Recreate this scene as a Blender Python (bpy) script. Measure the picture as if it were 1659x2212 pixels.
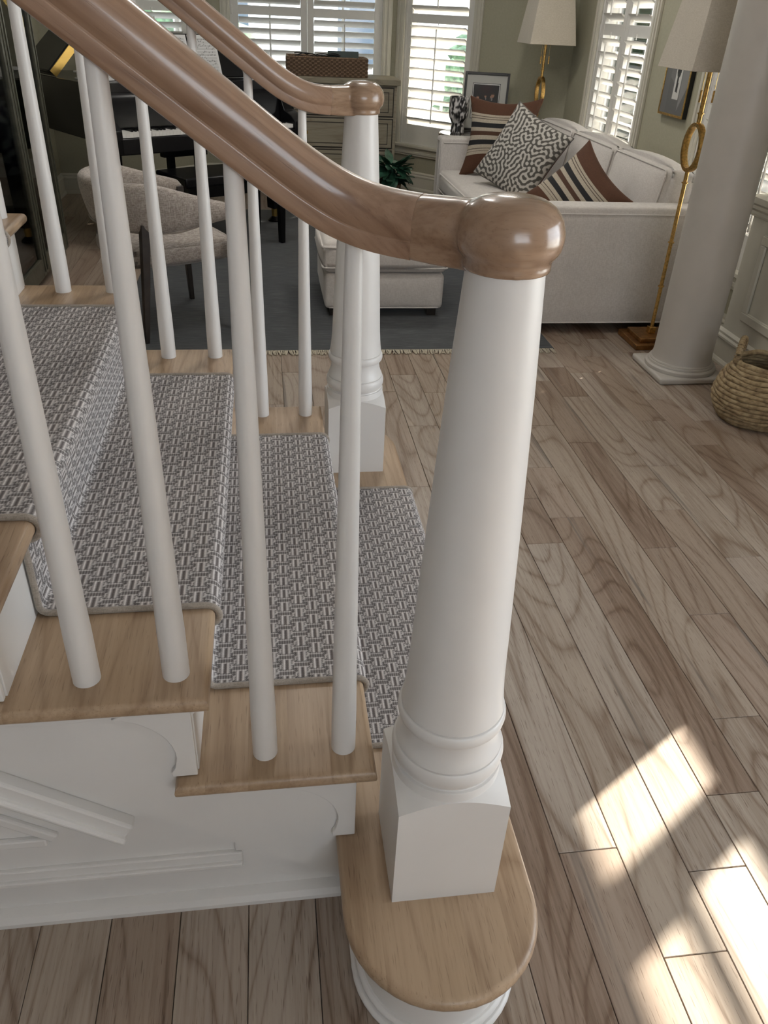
import bpy, bmesh, math, random
import numpy as np
from mathutils import Vector, Matrix
random.seed(7); RNG = np.random.default_rng(7)
sc = bpy.context.scene
for o in list(bpy.data.objects): bpy.data.objects.remove(o)
COL = sc.collection
PI = math.pi

# ------------------------------------------------------------------ camera
def camrot(a, b, c):
    return Matrix.Rotation(a, 3, 'Z') @ Matrix.Rotation(b, 3, 'X') @ Matrix.Rotation(c, 3, 'Z')
cd = bpy.data.cameras.new('camera'); cam = bpy.data.objects.new('camera', cd); COL.objects.link(cam)
cam.matrix_world = Matrix.Translation((0.1090, -0.9271, 1.4443)) @ camrot(-0.1588, 1.0069, 0.0501).to_4x4()
cd.sensor_fit = 'HORIZONTAL'; cd.sensor_width = 36.0; cd.lens = 1715.29 / 1659 * 36.0
cd.clip_start = 0.05; cd.clip_end = 200
sc.camera = cam
# ------------------------------------------------------------------ light
SUN_AZ, SUN_EL = math.radians(32.5), math.radians(30)
w = bpy.data.worlds.new('sky'); sc.world = w; w.use_nodes = True
bg = w.node_tree.nodes['Background']; bg.inputs[0].default_value = (0.84, 0.92, 1.0, 1); bg.inputs[1].default_value = 8.5
sd = bpy.data.lights.new('sun', 'SUN'); sd.energy = 46.0; sd.angle = math.radians(0.5); sd.color = (1.0, 0.91, 0.76)
sun = bpy.data.objects.new('sun', sd); COL.objects.link(sun)
sun.rotation_euler = Vector((math.cos(SUN_AZ) * math.cos(SUN_EL), math.sin(SUN_AZ) * math.cos(SUN_EL), math.sin(SUN_EL))).to_track_quat('Z', 'Y').to_euler()
sc.view_settings.view_transform = 'Standard'; sc.view_settings.look = 'None'
sc.view_settings.gamma = 1.0; sc.view_settings.use_curve_mapping = False
sc.view_settings.exposure = -0.3
sc.cycles.use_denoising = True
sc.cycles.max_bounces = 10; sc.cycles.diffuse_bounces = 6; sc.cycles.glossy_bounces = 4
sc.cycles.transparent_max_bounces = 16; sc.cycles.sample_clamp_indirect = 8.0
sc.cycles.caustics_reflective = False; sc.cycles.caustics_refractive = False

# ------------------------------------------------------------------ materials
class NT:
    def __init__(s, name):
        s.m = bpy.data.materials.new(name); s.m.use_nodes = True; s.t = s.m.node_tree
        s.b = s.t.nodes['Principled BSDF']
    def n(s, typ, **kw):
        nd = s.t.nodes.new('ShaderNode' + typ)
        for k, v in kw.items():
            if k.startswith('i_'):
                key = k[2:]; key = int(key) if key.isdigit() else key.replace('_', ' ')
                if isinstance(v, bpy.types.NodeSocket): s.t.links.new(v, nd.inputs[key])
                else: nd.inputs[key].default_value = v
            else: setattr(nd, k, v)
        return nd
    def math(s, op, a, b=0.0):
        nd = s.n('Math', operation=op)
        for i, v in enumerate((a, b)):
            if isinstance(v, bpy.types.NodeSocket): s.t.links.new(v, nd.inputs[i])
            else: nd.inputs[i].default_value = v
        return nd.outputs[0]
    def mix(s, f, a, b, blend='MIX'):
        nd = s.n('Mix', data_type='RGBA', blend_type=blend)
        for i, v in ((0, f), (6, a), (7, b)):
            if isinstance(v, bpy.types.NodeSocket): s.t.links.new(v, nd.inputs[i])
            else: nd.inputs[i].default_value = v if i == 0 else (*v[:3], 1)
        return nd.outputs[2]
    def ramp(s, f, stops):
        nd = s.n('ValToRGB', i_0=f); cr = nd.color_ramp
        while len(cr.elements) < len(stops): cr.elements.new(0.5)
        for e, (p, c) in zip(cr.elements, stops): e.position = p; e.color = (*c[:3], 1)
        return nd.outputs[0]
    def ss(s, v, lo, hi):
        nd = s.n('MapRange', interpolation_type='SMOOTHSTEP', i_0=v, i_1=lo, i_2=hi); return nd.outputs[0]
    def set(s, **kw):
        for k, v in kw.items():
            i = s.b.inputs[k.replace('_', ' ')]
            if isinstance(v, bpy.types.NodeSocket): s.t.links.new(v, i)
            else: i.default_value = (*v, 1) if isinstance(v, tuple) and len(v) == 3 else v
        return s
    def bump(s, h, strength=0.2, dist=0.002):
        nd = s.n('Bump', i_Strength=strength, i_Distance=dist, i_Height=h); s.t.links.new(nd.outputs[0], s.b.inputs['Normal'])
        return s

def plain(name, col, rough=0.5, metal=0.0, noise=0.0, nscale=40, coat=0.0, bump=0.0):
    t = NT(name); t.set(Roughness=rough, Metallic=metal, Coat_Weight=coat)
    co = t.n('TexCoord').outputs['Object']
    nz = t.n('TexNoise', i_Vector=co, i_Scale=nscale, i_Detail=3.0).outputs[0]
    if noise: t.set(Base_Color=t.mix(t.ss(nz, 0.3, 0.7), tuple(c * (1 - noise) for c in col), tuple(min(1, c * (1 + noise)) for c in col)))
    else: t.set(Base_Color=col)
    if bump: t.bump(nz, bump, 0.001)
    return t.m

def wood(name, stops, axis=1, rough=0.42, coat=0.0, strip=0.0, island=False, streak=0.0, ring=0.5, fine=1.0, contrast=0.35, tilt=0.0, pore=1.2):
    """grain that runs along one object axis; every object gets its own cut of the log"""
    t = NT(name)
    co = t.n('TexCoord').outputs['Object']
    rnd = t.n('NewGeometry').outputs['Random Per Island'] if island else t.n('ObjectInfo').outputs['Random']
    tone = rnd
    if tilt: co = t.n('VectorRotate', rotation_type='Y_AXIS', i_Vector=co, i_Angle=tilt).outputs[0]
    off = t.n('CombineXYZ', i_0=t.math('MULTIPLY', rnd, 37.0), i_1=t.math('MULTIPLY', rnd, 91.0), i_2=t.math('MULTIPLY', rnd, 13.0)).outputs[0]
    if strip:
        sx = t.n('SeparateXYZ', i_0=co)
        cell = t.math('FLOOR', t.math('DIVIDE', t.math('ADD', sx.outputs[0 if axis else 1], 3.013), strip))
        wn = t.n('TexWhiteNoise', noise_dimensions='2D', i_Vector=t.n('CombineXYZ', i_0=cell, i_1=rnd).outputs[0]).outputs[0]
        tone = wn
        off = t.n('VectorMath', operation='SCALE', i_0=t.n('CombineXYZ', i_0=wn, i_1=wn, i_2=wn).outputs[0], i_3=41.0).outputs[0]
    v = t.n('VectorMath', operation='ADD', i_0=co, i_1=off).outputs[0]
    def mp(across, along):
        s = [across] * 3; s[axis] = along
        return t.n('Mapping', i_Vector=v, i_Scale=tuple(s)).outputs[0]
    broad = t.n('TexNoise', i_Vector=mp(11, 0.8), i_Scale=1.0, i_Detail=2.0).outputs[0]
    warp = t.n('TexNoise', i_Vector=mp(4.2, 0.75), i_Scale=1.0, i_Detail=0.5).outputs[0]
    rings = t.math('ABSOLUTE', t.math('SINE', t.math('MULTIPLY', warp, 62.0 * ring)))
    rings = t.math('POWER', t.math('SUBTRACT', 1.0, rings), 3.0)
    fin = t.n('TexNoise', i_Vector=mp(150 * fine, 4), i_Scale=1.0, i_Detail=3.0).outputs[0]
    pores = t.ss(t.n('TexNoise', i_Vector=mp(520 * fine, 24), i_Scale=1.0, i_Detail=1.0).outputs[0], 0.62, 0.74)
    base = t.ramp(tone, stops)
    g = t.math('ADD', t.math('MULTIPLY', rings, 0.30), t.math('ADD', t.math('MULTIPLY', fin, 0.75), t.math('MULTIPLY', broad, 0.75)))
    g = t.ss(g, 0.55, 1.25)
    c = t.mix(t.math('MULTIPLY', g, contrast * 2), base, (0.50, 0.42, 0.36), 'MULTIPLY')
    c = t.mix(t.math('MULTIPLY', pores, contrast * pore), c, (0.36, 0.29, 0.24), 'MULTIPLY')
    if streak:
        st = t.ss(t.n('TexNoise', i_Vector=mp(20, 0.8), i_Scale=1.0, i_Detail=3.0, i_Roughness=0.6).outputs[0], 0.635, 0.72)
        c = t.mix(t.math('MULTIPLY', st, streak), c, (0.15, 0.125, 0.105), 'MIX')
    t.set(Base_Color=c, Roughness=rough, Coat_Weight=coat, Coat_Roughness=0.12)
    t.bump(t.math('SUBTRACT', t.math('MULTIPLY', fin, 0.4), pores), 0.10, 0.0006)
    return t.m

def fabric(name, col, col2, scale=700, rough=0.9, bump=0.35):
    t = NT(name); co = t.n('TexCoord').outputs['Object']
    a = t.n('TexNoise', i_Vector=t.n('Mapping', i_Vector=co, i_Scale=(1, 1, 0.12)).outputs[0], i_Scale=scale, i_Detail=1.0).outputs[0]
    b = t.n('TexNoise', i_Vector=t.n('Mapping', i_Vector=co, i_Scale=(0.12, 0.12, 1)).outputs[0], i_Scale=scale, i_Detail=1.0).outputs[0]
    h = t.math('MULTIPLY', t.math('ADD', a, b), 0.5)
    big = t.n('TexNoise', i_Vector=co, i_Scale=7.0, i_Detail=3.0).outputs[0]
    c = t.mix(t.ss(h, 0.38, 0.62), col, col2)
    c = t.mix(t.math('MULTIPLY', t.ss(big, 0.35, 0.75), 0.12), c, tuple(x * 0.6 for x in col))
    t.set(Base_Color=c, Roughness=rough, Sheen_Weight=0.25); t.bump(h, bump, 0.0015)
    return t.m

def painted(name, rough=0.8, bump=0.0, sheen=0.0):
    t = NT(name); a = t.n('Attribute', attribute_name='Col')
    t.set(Base_Color=a.outputs['Color'], Roughness=rough, Sheen_Weight=sheen)
    if bump:
        co = t.n('TexCoord').outputs['Object']
        nz = t.n('TexNoise', i_Vector=co, i_Scale=900.0, i_Detail=1.0).outputs[0]
        lum = t.n('RGBToBW', i_0=a.outputs['Color']).outputs[0]
        t.bump(t.math('ADD', t.math('MULTIPLY', nz, 0.5), lum), bump, 0.001)
    return t.m

def glass(name, tint=(1, 1, 1), refl=0.12):
    t = NT(name); nt = t.t; nt.nodes.remove(t.b)
    tr = t.n('BsdfTransparent', i_0=(*tint, 1)); gl = t.n('BsdfGlossy', i_Roughness=0.02)
    fr = t.n('Fresnel', i_IOR=1.45)
    mx = t.n('MixShader', i_0=t.math('MULTIPLY', fr.outputs[0], refl * 8), i_1=tr.outputs[0], i_2=gl.outputs[0])
    nt.links.new(mx.outputs[0], nt.nodes['Material Output'].inputs[0]); return t.m

FLOOR_STOPS = [(0.0, (0.293, 0.219, 0.166)), (0.2, (0.361, 0.293, 0.234)), (0.4, (0.4, 0.337, 0.278)), (0.6, (0.332, 0.256, 0.202)), (0.8, (0.41, 0.351, 0.297)), (1.0, (0.341, 0.278, 0.225))]
M = {}
M['plank'] = wood('oak_plank', FLOOR_STOPS, 1, rough=0.40, streak=0.85, ring=0.9, contrast=0.55)
M['plank_far'] = wood('oak_plank_far', FLOOR_STOPS, 1, rough=0.40, island=True, streak=0.75, ring=0.9, contrast=0.42)
M['tread'] = wood('oak_tread', [(0, (0.36, 0.25, 0.155)), (0.5, (0.44, 0.32, 0.21)), (1, (0.40, 0.285, 0.19))], 1, rough=0.38, strip=0.068, ring=0.55, contrast=0.36)
M['rail'] = wood('oak_rail', [(0, (0.33, 0.21, 0.14)), (1, (0.38, 0.25, 0.165))], 0, rough=0.30, coat=0.5, ring=0.6, contrast=0.42, tilt=-0.6313, pore=0.5)
M['railcap'] = wood('oak_cap', [(0, (0.31, 0.20, 0.13)), (1, (0.35, 0.235, 0.155))], 0, rough=0.27, coat=0.5, ring=0.8, contrast=0.42, pore=0.5)
M['white'] = plain('white_paint', (0.705, 0.69, 0.67), 0.36, noise=0.015, nscale=9, bump=0.02)
M['trim'] = plain('cream_trim_paint', (0.60, 0.58, 0.50), 0.40, noise=0.02, nscale=9)
M['wall'] = plain('olive_wall_paint', (0.40, 0.385, 0.29), 0.75, noise=0.03, nscale=60, bump=0.04)
M['colpaint'] = plain('column_paint', (0.47, 0.445, 0.41), 0.42, noise=0.02, nscale=12)
M['shutter'] = plain('shutter_paint', (0.72, 0.71, 0.68), 0.40, noise=0.01)
M['ceil'] = plain('ceiling_paint', (0.74, 0.74, 0.74), 0.8)
M['dark'] = plain('dark_recess', (0.02, 0.02, 0.02), 0.8)
M['gold'] = plain('gilded_brass', (0.62, 0.40, 0.14), 0.30, 1.0, noise=0.25, nscale=90, bump=0.05)
M['brass'] = plain('brass', (0.75, 0.52, 0.16), 0.25, 1.0)
M['piano'] = plain('black_lacquer', (0.005, 0.005, 0.006), 0.22)
M['piano'].node_tree.nodes['Principled BSDF'].inputs['Specular IOR Level'].default_value = 0.28
M['ivory'] = plain('ivory_key', (0.80, 0.79, 0.76), 0.3)
M['sofa'] = fabric('sofa_linen', (0.57, 0.535, 0.505), (0.68, 0.645, 0.615), 520)
M['chairfab'] = fabric('taupe_tweed', (0.24, 0.205, 0.18), (0.46, 0.41, 0.37), 420)
M['piping'] = fabric('sofa_piping', (0.60, 0.565, 0.535), (0.70, 0.67, 0.64), 900)
M['chairpipe'] = fabric('tweed_piping', (0.26, 0.22, 0.19), (0.36, 0.32, 0.28), 900)
M['legwood'] = plain('espresso_wood', (0.025, 0.018, 0.014), 0.35, noise=0.2)
M['cab'] = plain('olive_black_cabinet', (0.075, 0.073, 0.052), 0.38, noise=0.2, nscale=25)
M['glass'] = glass('window_glass')
M['cabglass'] = glass('cabinet_glass', (0.93, 0.95, 0.94), 0.12)
M['bind'] = fabric('binding_tape', (0.26, 0.225, 0.185), (0.36, 0.31, 0.26), 800)
M['painted'] = painted('woven_print', 0.85, 0.4)
M['print'] = painted('flat_print', 0.5)
M['enamel'] = painted('glazed_print', 0.30)
M['shade'] = fabric('lamp_shade_linen', (0.50, 0.45, 0.37), (0.58, 0.53, 0.45), 600)
M['wicker'] = plain('dark_wicker', (0.22, 0.14, 0.085), 0.7, noise=0.6, nscale=160, bump=0.4)
M['wickerdark'] = plain('shaded_wicker', (0.11, 0.068, 0.04), 0.8)
M['leaf'] = plain('deep_green_leaf', (0.03, 0.10, 0.06), 0.45, noise=0.35, nscale=30)
M['bookgreen'] = plain('dark_green_book', (0.035, 0.06, 0.055), 0.5)
M['cable'] = plain('black_cable', (0.01, 0.01, 0.01), 0.5)
M['walnut'] = plain('walnut_edge', (0.09, 0.04, 0.02), 0.35, noise=0.3)
M['tabletop'] = plain('polished_tabletop', (0.10, 0.09, 0.08), 0.15, coat=0.5)
M['cream'] = plain('cream_ceramic', (0.62, 0.59, 0.52), 0.3)
M['blackframe'] = plain('black_frame', (0.012, 0.012, 0.013), 0.3)
M['mat'] = plain('picture_mat', (0.50, 0.50, 0.47), 0.7)
M['paper'] = plain('paper', (0.66, 0.66, 0.65), 0.7)
M['outwhite'] = plain('white_siding', (0.75, 0.76, 0.78), 0.7)
M['hedge'] = plain('hedge_leaves', (0.05, 0.10, 0.05), 0.8, noise=0.6, nscale=14, bump=0.5)
M['ground'] = plain('pale_paving', (0.55, 0.55, 0.53), 0.9, noise=0.1, nscale=3)
M['outglass'] = plain('dark_house_window', (0.08, 0.10, 0.13), 0.1)
def _rug():
    t = NT('slate_rug'); co = t.n('TexCoord').outputs['Object']
    a = t.n('TexNoise', i_Vector=t.n('Mapping', i_Vector=co, i_Scale=(9, 150, 1)).outputs[0], i_Scale=1.0, i_Detail=4.0, i_Roughness=0.7).outputs[0]
    b = t.n('TexNoise', i_Vector=co, i_Scale=2.5, i_Detail=3.0).outputs[0]
    c = t.ramp(a, [(0.34, (0.012, 0.015, 0.019)), (0.52, (0.034, 0.040, 0.046)), (0.68, (0.105, 0.112, 0.112))])
    c = t.mix(t.math('MULTIPLY', t.ss(b, 0.35, 0.7), 0.35), c, (0.03, 0.035, 0.042))
    t.set(Base_Color=c, Roughness=0.95, Sheen_Weight=0.2); t.bump(a, 0.5, 0.003); return t.m
M['rug'] = _rug()
def _seagrass():
    t = NT('seagrass_rope'); co = t.n('TexCoord').outputs['Object']; rnd = t.n('ObjectInfo').outputs['Random']
    v = t.n('VectorMath', operation='ADD', i_0=co, i_1=t.n('CombineXYZ', i_2=t.math('MULTIPLY', rnd, 9.0)).outputs[0]).outputs[0]
    a = t.n('TexNoise', i_Vector=v, i_Scale=34.0, i_Detail=3.0).outputs[0]
    b = t.n('TexNoise', i_Vector=t.n('Mapping', i_Vector=v, i_Rotation=(0.6, 0.5, 0.3), i_Scale=(40, 40, 220)).outputs[0], i_Scale=1.0, i_Detail=2.0).outputs[0]
    c = t.ramp(a, [(0.25, (0.13, 0.085, 0.045)), (0.45, (0.30, 0.22, 0.12)), (0.62, (0.40, 0.31, 0.18)), (0.8, (0.34, 0.27, 0.19))])
    c = t.mix(t.math('MULTIPLY', t.ss(b, 0.5, 0.75), 0.6), c, (0.09, 0.055, 0.03))
    t.set(Base_Color=c, Roughness=0.75); t.bump(b, 0.6, 0.002); return t.m
M['seagrass'] = _seagrass()

# ------------------------------------------------------------------ mesh helpers
class MB:
    def __init__(s): s.v = []; s.f = []
    def add(s, vs, fs, T=None):
        b = len(s.v)
        s.v += [tuple(T @ Vector(p)) for p in vs] if T is not None else [tuple(p) for p in vs]
        s.f += [tuple(i + b for i in f) for f in fs]; return s
    def box(s, x0, x1, y0, y1, z0, z1, T=None):
        return s.add([(x0, y0, z0), (x1, y0, z0), (x1, y1, z0), (x0, y1, z0), (x0, y0, z1), (x1, y0, z1), (x1, y1, z1), (x0, y1, z1)],
                     [(0, 3, 2, 1), (4, 5, 6, 7), (0, 1, 5, 4), (1, 2, 6, 5), (2, 3, 7, 6), (3, 0, 4, 7)], T)
    def lathe(s, prof, n=40, T=None):
        vs = []; fs = []
        for r, z in prof:
            for k in range(n):
                a = 2 * PI * k / n; vs.append((r * math.cos(a), r * math.sin(a), z))
        for i in range(len(prof) - 1):
            for k in range(n):
                k2 = (k + 1) % n; fs.append((i * n + k, i * n + k2, (i + 1) * n + k2, (i + 1) * n + k))
        if prof[0][0] > 1e-6: fs.append(tuple(range(n - 1, -1, -1)))
        if prof[-1][0] > 1e-6: fs.append(tuple(range((len(prof) - 1) * n, len(prof) * n)))
        return s.add(vs, fs, T)
    def sweep(s, prof, path, closed=False, up=(0, 0, 1), scale=None, T=None, cap=True):
        P = [Vector(p) for p in path]; n = len(prof); m = len(P); vs = []; fs = []
        for i, p in enumerate(P):
            a = P[(i - 1) % m] if closed or i else P[0]; b = P[(i + 1) % m] if closed or i < m - 1 else P[-1]
            t = (b - a).normalized(); U = Vector(up)
            if abs(t.dot(U)) > 0.98: U = Vector((1, 0, 0))
            sd = t.cross(U).normalized(); u = sd.cross(t).normalized(); k = scale[i] if scale else 1.0
            for x, y in prof: vs.append(p + sd * x * k + u * y * k)
        for i in range(m if closed else m - 1):
            j = (i + 1) % m
            for k in range(n):
                k2 = (k + 1) % n; fs.append((i * n + k, i * n + k2, j * n + k2, j * n + k))
        if not closed and cap: fs += [tuple(range(n - 1, -1, -1)), tuple(range((m - 1) * n, m * n))]
        return s.add(vs, fs, T)
    def tube(s, path, r, n=10, closed=False, T=None, scale=None):
        return s.sweep([(r * math.cos(2 * PI * k / n), r * math.sin(2 * PI * k / n)) for k in range(n)], path, closed, T=T, scale=scale)
    def prism(s, poly, a, b, axis=2, T=None):
        """extrude a 2D outline along an axis (0: poly is y,z; 1: x,z; 2: x,y)"""
        def pt(p, c): return {0: (c, p[0], p[1]), 1: (p[0], c, p[1]), 2: (p[0], p[1], c)}[axis]
        n = len(poly); vs = [pt(p, a) for p in poly] + [pt(p, b) for p in poly]
        fs = [tuple(range(n)), tuple(range(2 * n - 1, n - 1, -1))] + [(i, i + n, (i + 1) % n + n, (i + 1) % n) for i in range(n)]
        return s.add(vs, fs, T)
    def mesh(s, name, mat, smooth=35):
        me = bpy.data.meshes.new(name); me.from_pydata(s.v, [], s.f)
        bm = bmesh.new(); bm.from_mesh(me); bmesh.ops.recalc_face_normals(bm, faces=bm.faces); bm.to_mesh(me); bm.free()
        if smooth:
            me.polygons.foreach_set('use_smooth', [True] * len(me.polygons)); me.set_sharp_from_angle(angle=math.radians(smooth))
        me.materials.append(mat); return me
    def obj(s, name, mat, parent=None, bevel=0.0, seg=2, smooth=35, loc=None, rot=None):
        return link(name, s.mesh(name, mat, smooth), parent, bevel, seg, loc, rot)
def link(name, me, parent=None, bevel=0.0, seg=2, loc=None, rot=None):
    o = bpy.data.objects.new(name, me); COL.objects.link(o)
    if parent is not None: o.parent = parent
    if loc is not None: o.location = loc
    if rot is not None: o.rotation_euler = rot
    if bevel:
        b = o.modifiers.new('bevel', 'BEVEL'); b.width = bevel; b.segments = seg; b.limit_method = 'ANGLE'; b.angle_limit = math.radians(40)
    return o
def tag(o, label=None, cat=None, group=None, kind=None):
    if label: o['label'] = label
    if cat: o['category'] = cat
    if group: o['group'] = group
    if kind: o['kind'] = kind
    return o
def thing(name, label, cat, loc=(0, 0, 0), rz=0.0, group=None, kind=None):
    o = bpy.data.objects.new(name, None); COL.objects.link(o); o.empty_display_size = 0.05
    o.location = loc; o.rotation_euler = (0, 0, rz); return tag(o, label, cat, group, kind)
def copy_tree(o, parent=None):
    c = o.copy(); COL.objects.link(c); c.parent = parent
    for ch in list(o.children): copy_tree(ch, c)
    return c
def grid_mesh(name, P, C, mat, closed_u=False, smooth=True):
    """P (nu,nv,3) points, C (nu,nv,3) colours -> mesh with colour attribute 'Col'"""
    nu, nv = P.shape[:2]; me = bpy.data.meshes.new(name)
    iu, iv = np.meshgrid(np.arange(nu if closed_u else nu - 1), np.arange(nv - 1), indexing='ij'); ju = (iu + 1) % nu
    q = np.stack([iu * nv + iv, ju * nv + iv, ju * nv + iv + 1, iu * nv + iv + 1], -1).reshape(-1, 4)
    me.vertices.add(nu * nv); me.vertices.foreach_set('co', P.astype(np.float32).ravel())
    me.loops.add(q.size); me.loops.foreach_set('vertex_index', q.astype(np.int32).ravel())
    me.polygons.add(len(q)); me.polygons.foreach_set('loop_start', np.arange(0, q.size, 4, dtype=np.int32))
    me.polygons.foreach_set('use_smooth', np.full(len(q), smooth)); me.update(calc_edges=True); me.validate()
    at = me.color_attributes.new('Col', 'FLOAT_COLOR', 'POINT')
    at.data.foreach_set('color', np.concatenate([C, np.ones((nu, nv, 1))], -1).astype(np.float32).ravel())
    me.materials.append(mat); return me
def rbox(x0, x1, y0, y1, z0, z1, r, name, mat, parent, puff=0.0, seg=3):
    """soft upholstered block: rounded edges, faces that swell a little"""
    bm = bmesh.new(); bmesh.ops.create_cube(bm, size=1.0)
    for v in bm.verts: v.co = Vector(((x0 + x1) / 2 + v.co.x * (x1 - x0), (y0 + y1) / 2 + v.co.y * (y1 - y0), (z0 + z1) / 2 + v.co.z * (z1 - z0)))
    bmesh.ops.subdivide_edges(bm, edges=bm.edges[:], cuts=5, use_grid_fill=True)
    cx, cy, cz = (x0 + x1) / 2, (y0 + y1) / 2, (z0 + z1) / 2; hx, hy, hz = (x1 - x0) / 2, (y1 - y0) / 2, (z1 - z0) / 2
    for v in bm.verts:
        a, b, c = (v.co.x - cx) / hx, (v.co.y - cy) / hy, (v.co.z - cz) / hz
        k = puff
        v.co.x += a * k * (1 - b * b) * (1 - c * c); v.co.y += b * k * (1 - a * a) * (1 - c * c); v.co.z += c * k * (1 - a * a) * (1 - b * b)
    es = [e for e in bm.edges if len(e.link_faces) == 2 and e.calc_face_angle(0) > 0.9]
    bmesh.ops.bevel(bm, geom=es, offset=r, segments=seg, profile=0.5, affect='EDGES')
    me = bpy.data.meshes.new(name); bm.to_mesh(me); bm.free()
    me.polygons.foreach_set('use_smooth', [True] * len(me.polygons)); me.materials.append(mat)
    return link(name, me, parent)

# ------------------------------------------------------------------ stair numbers
H, RUN = 0.19, 0.26
NOSE = 0.2587                       # nosing front of the second tread
YN, YF = -0.0628, 1.3755            # outer ends of the treads
XA, DX, W = 0.2074, 0.1319, 1.3127  # balusters
XN, YNN, YNF, PB = 0.3634, -0.0856, 1.3616, 0.0877

# ------------------------------------------------------------------ floor
BW, XB0 = 0.1252, -0.3451
floor = thing('floor', 'pale oak plank floor of the hall and living room', 'floor', kind='structure')
MB().box(-3.6, 4.3, -3.5, 7.4, -0.06, -0.016).obj('subfloor', M['dark'], floor)
JOINTS = {}
def jt(x, y):
    JOINTS.setdefault(math.floor((x - XB0) / BW), []).append(y)
KJ = [(1188, 794), (1170, 823), (1247, 856), (1168, 919), (1264, 956), (1156, 1010), (1140, 1077), (1226, 1117.5), (1429, 863), (1416, 909), (1534, 908.6),
      (1531, 961), (1440, 1006), (1447, 1101), (1178, 1173.5), (1433, 1182.5), (1612, 1203), (1537, 1326), (1619, 1547), (1587, 1713), (1553, 1876), (1506, 2061),
      (600, 873), (627, 804), (841, 846), (910, 920), (941, 848)]
R3 = camrot(-0.1588, 1.0069, 0.0501)
for u, v in KJ:                      # board ends read off the photograph, as points of the floor
    r = R3 @ Vector(((u - 829.5) / 1715.29, -(v - 1106) / 1715.29, -1)); k = 1.4443 / -r.z
    jt(0.109 + r.x * k, -0.9271 + r.y * k)
planks = []
for i in range(-26, 37):
    x0 = XB0 + i * BW; x1 = x0 + BW
    if x1 - x0 < 0.02: continue
    known = sorted(JOINTS.get(i, [])); ys = [-3.45]
    rr = random.Random(100 + i)
    if known:
        lo = known[0] - rr.uniform(0.75, 1.1); pre = []
        while lo > -3.3: pre.append(lo); lo -= rr.uniform(0.6, 1.3)
        ys += sorted(pre)
        for a, b in zip(known, known[1:] + [None]):
            ys.append(a)
        hi = known[-1] + rr.uniform(0.5, 1.0)
        while hi < 7.1: ys.append(hi); hi += rr.uniform(0.5, 1.2)
    else:
        y = -3.45 + rr.uniform(0.3, 1.1)
        while y < 7.1: ys.append(y); y += rr.uniform(0.45, 1.2)
    ys.append(7.32)
    for a, b in zip(ys, ys[1:]): planks.append((x0, x1, a, b))
def seen_first(p):
    cx, cy = (p[0] + p[1]) / 2, (p[2] + p[3]) / 2
    hid = (-0.7 < cx < 1.5 and 2.9 < cy < 6.0) or (cx < 0.15 and 0.05 < cy < 1.3)
    return (hid, math.hypot(cx - 0.7, cy - 0.6))
planks.sort(key=seen_first)
far = MB()
for k, (x0, x1, a, b) in enumerate(planks):
    g = 0.0007
    if k < 300:
        cx, cy = (x0 + x1) / 2, (a + b) / 2; dz = random.uniform(-0.0003, 0.0003)
        MB().box(x0 + g - cx, x1 - g - cx, a + g - cy, b - g - cy, -0.016, dz).obj('plank', M['plank'], floor, bevel=0.0012, seg=1, smooth=0, loc=(cx, cy, 0))
    else: far.box(x0 + g, x1 - g, a + g, b - g, -0.016, 0)
o = far.obj('plank_field', M['plank_far'], floor, smooth=0); o['kind'] = 'stuff'

# ------------------------------------------------------------------ walls, windows
def frame_obj(name, P0, P1, label, cat, kind='structure'):
    d = Vector((P1[0] - P0[0], P1[1] - P0[1])); o = thing(name, label, cat, (P0[0], P0[1], 0), math.atan2(d.y, d.x), kind=kind); return o, d.length
ZC = 2.75
def wall(name, P0, P1, label, openings=(), mat='wall', base=True, th=0.14, zc=ZC):
    o, L = frame_obj(name, P0, P1, label, 'wall')
    ss = sorted({0.0, L, *[v for op in openings for v in op[:2]]}); mb = MB()
    for a, b in zip(ss, ss[1:]):
        m = (a + b) / 2; holes = sorted([(op[2], op[3]) for op in openings if op[0] < m < op[1]]); z = 0.0
        for h0, h1 in holes:
            if h0 > z: mb.box(a, b, 0, th, z, h0)
            z = h1
        if z < zc: mb.box(a, b, 0, th, z, zc)
    mb.obj('wall_face', M[mat], o, smooth=0)
    if base:
        bb, _ = frame_obj('baseboard_' + name.replace('wall_', ''), P0, P1, 'cream painted baseboard along the ' + name.replace('_', ' '), 'baseboard')
        prof = [(0, 0), (-0.030, 0), (-0.030, 0.012), (-0.022, 0.024), (-0.017, 0.026), (-0.017, 0.115), (-0.022, 0.120), (-0.022, 0.128), (-0.014, 0.136), (-0.016, 0.148), (-0.006, 0.160), (0, 0.160)]
        MB().prism(prof, 0.0, L, 0).obj('baseboard_moulding', M['trim'], bb, smooth=25)
    return o
A0, A1 = (1.313, 7.25), (2.5, 5.909)
B0, B1 = (-0.40, 7.25), A0
L0, L1 = (-1.12, 6.57), B0
wall('wall_bay_right', A0, A1, 'olive bay wall behind the round side table', [(0.10, 0.84, 0.38, 2.32)])
wall('wall_back', B0, B1, 'olive bay wall with the widest window behind the dresser', [(0.26, 1.585, 0.38, 2.32)])
wall('wall_bay_left', L0, L1, 'olive bay wall behind the piano', [(0.12, 0.86, 0.98, 2.32)])
wall('wall_back_left', (-1.6, 6.57), L0, 'short olive wall left of the bay')
wall('wall_left', (-1.6, 1.62), (-1.6, 6.57), 'olive wall behind the dark cabinet')
YR = 5.909; XH = 4.2
SUNP = [(2.145, 2.332, 2.148, 2.382), (1.45, 2.010, 2.152, 2.268), (1.45, 1.990, 2.296, 2.390)]
HALLW = (-1.6, 1.15, 0.25, 2.55)
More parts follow.
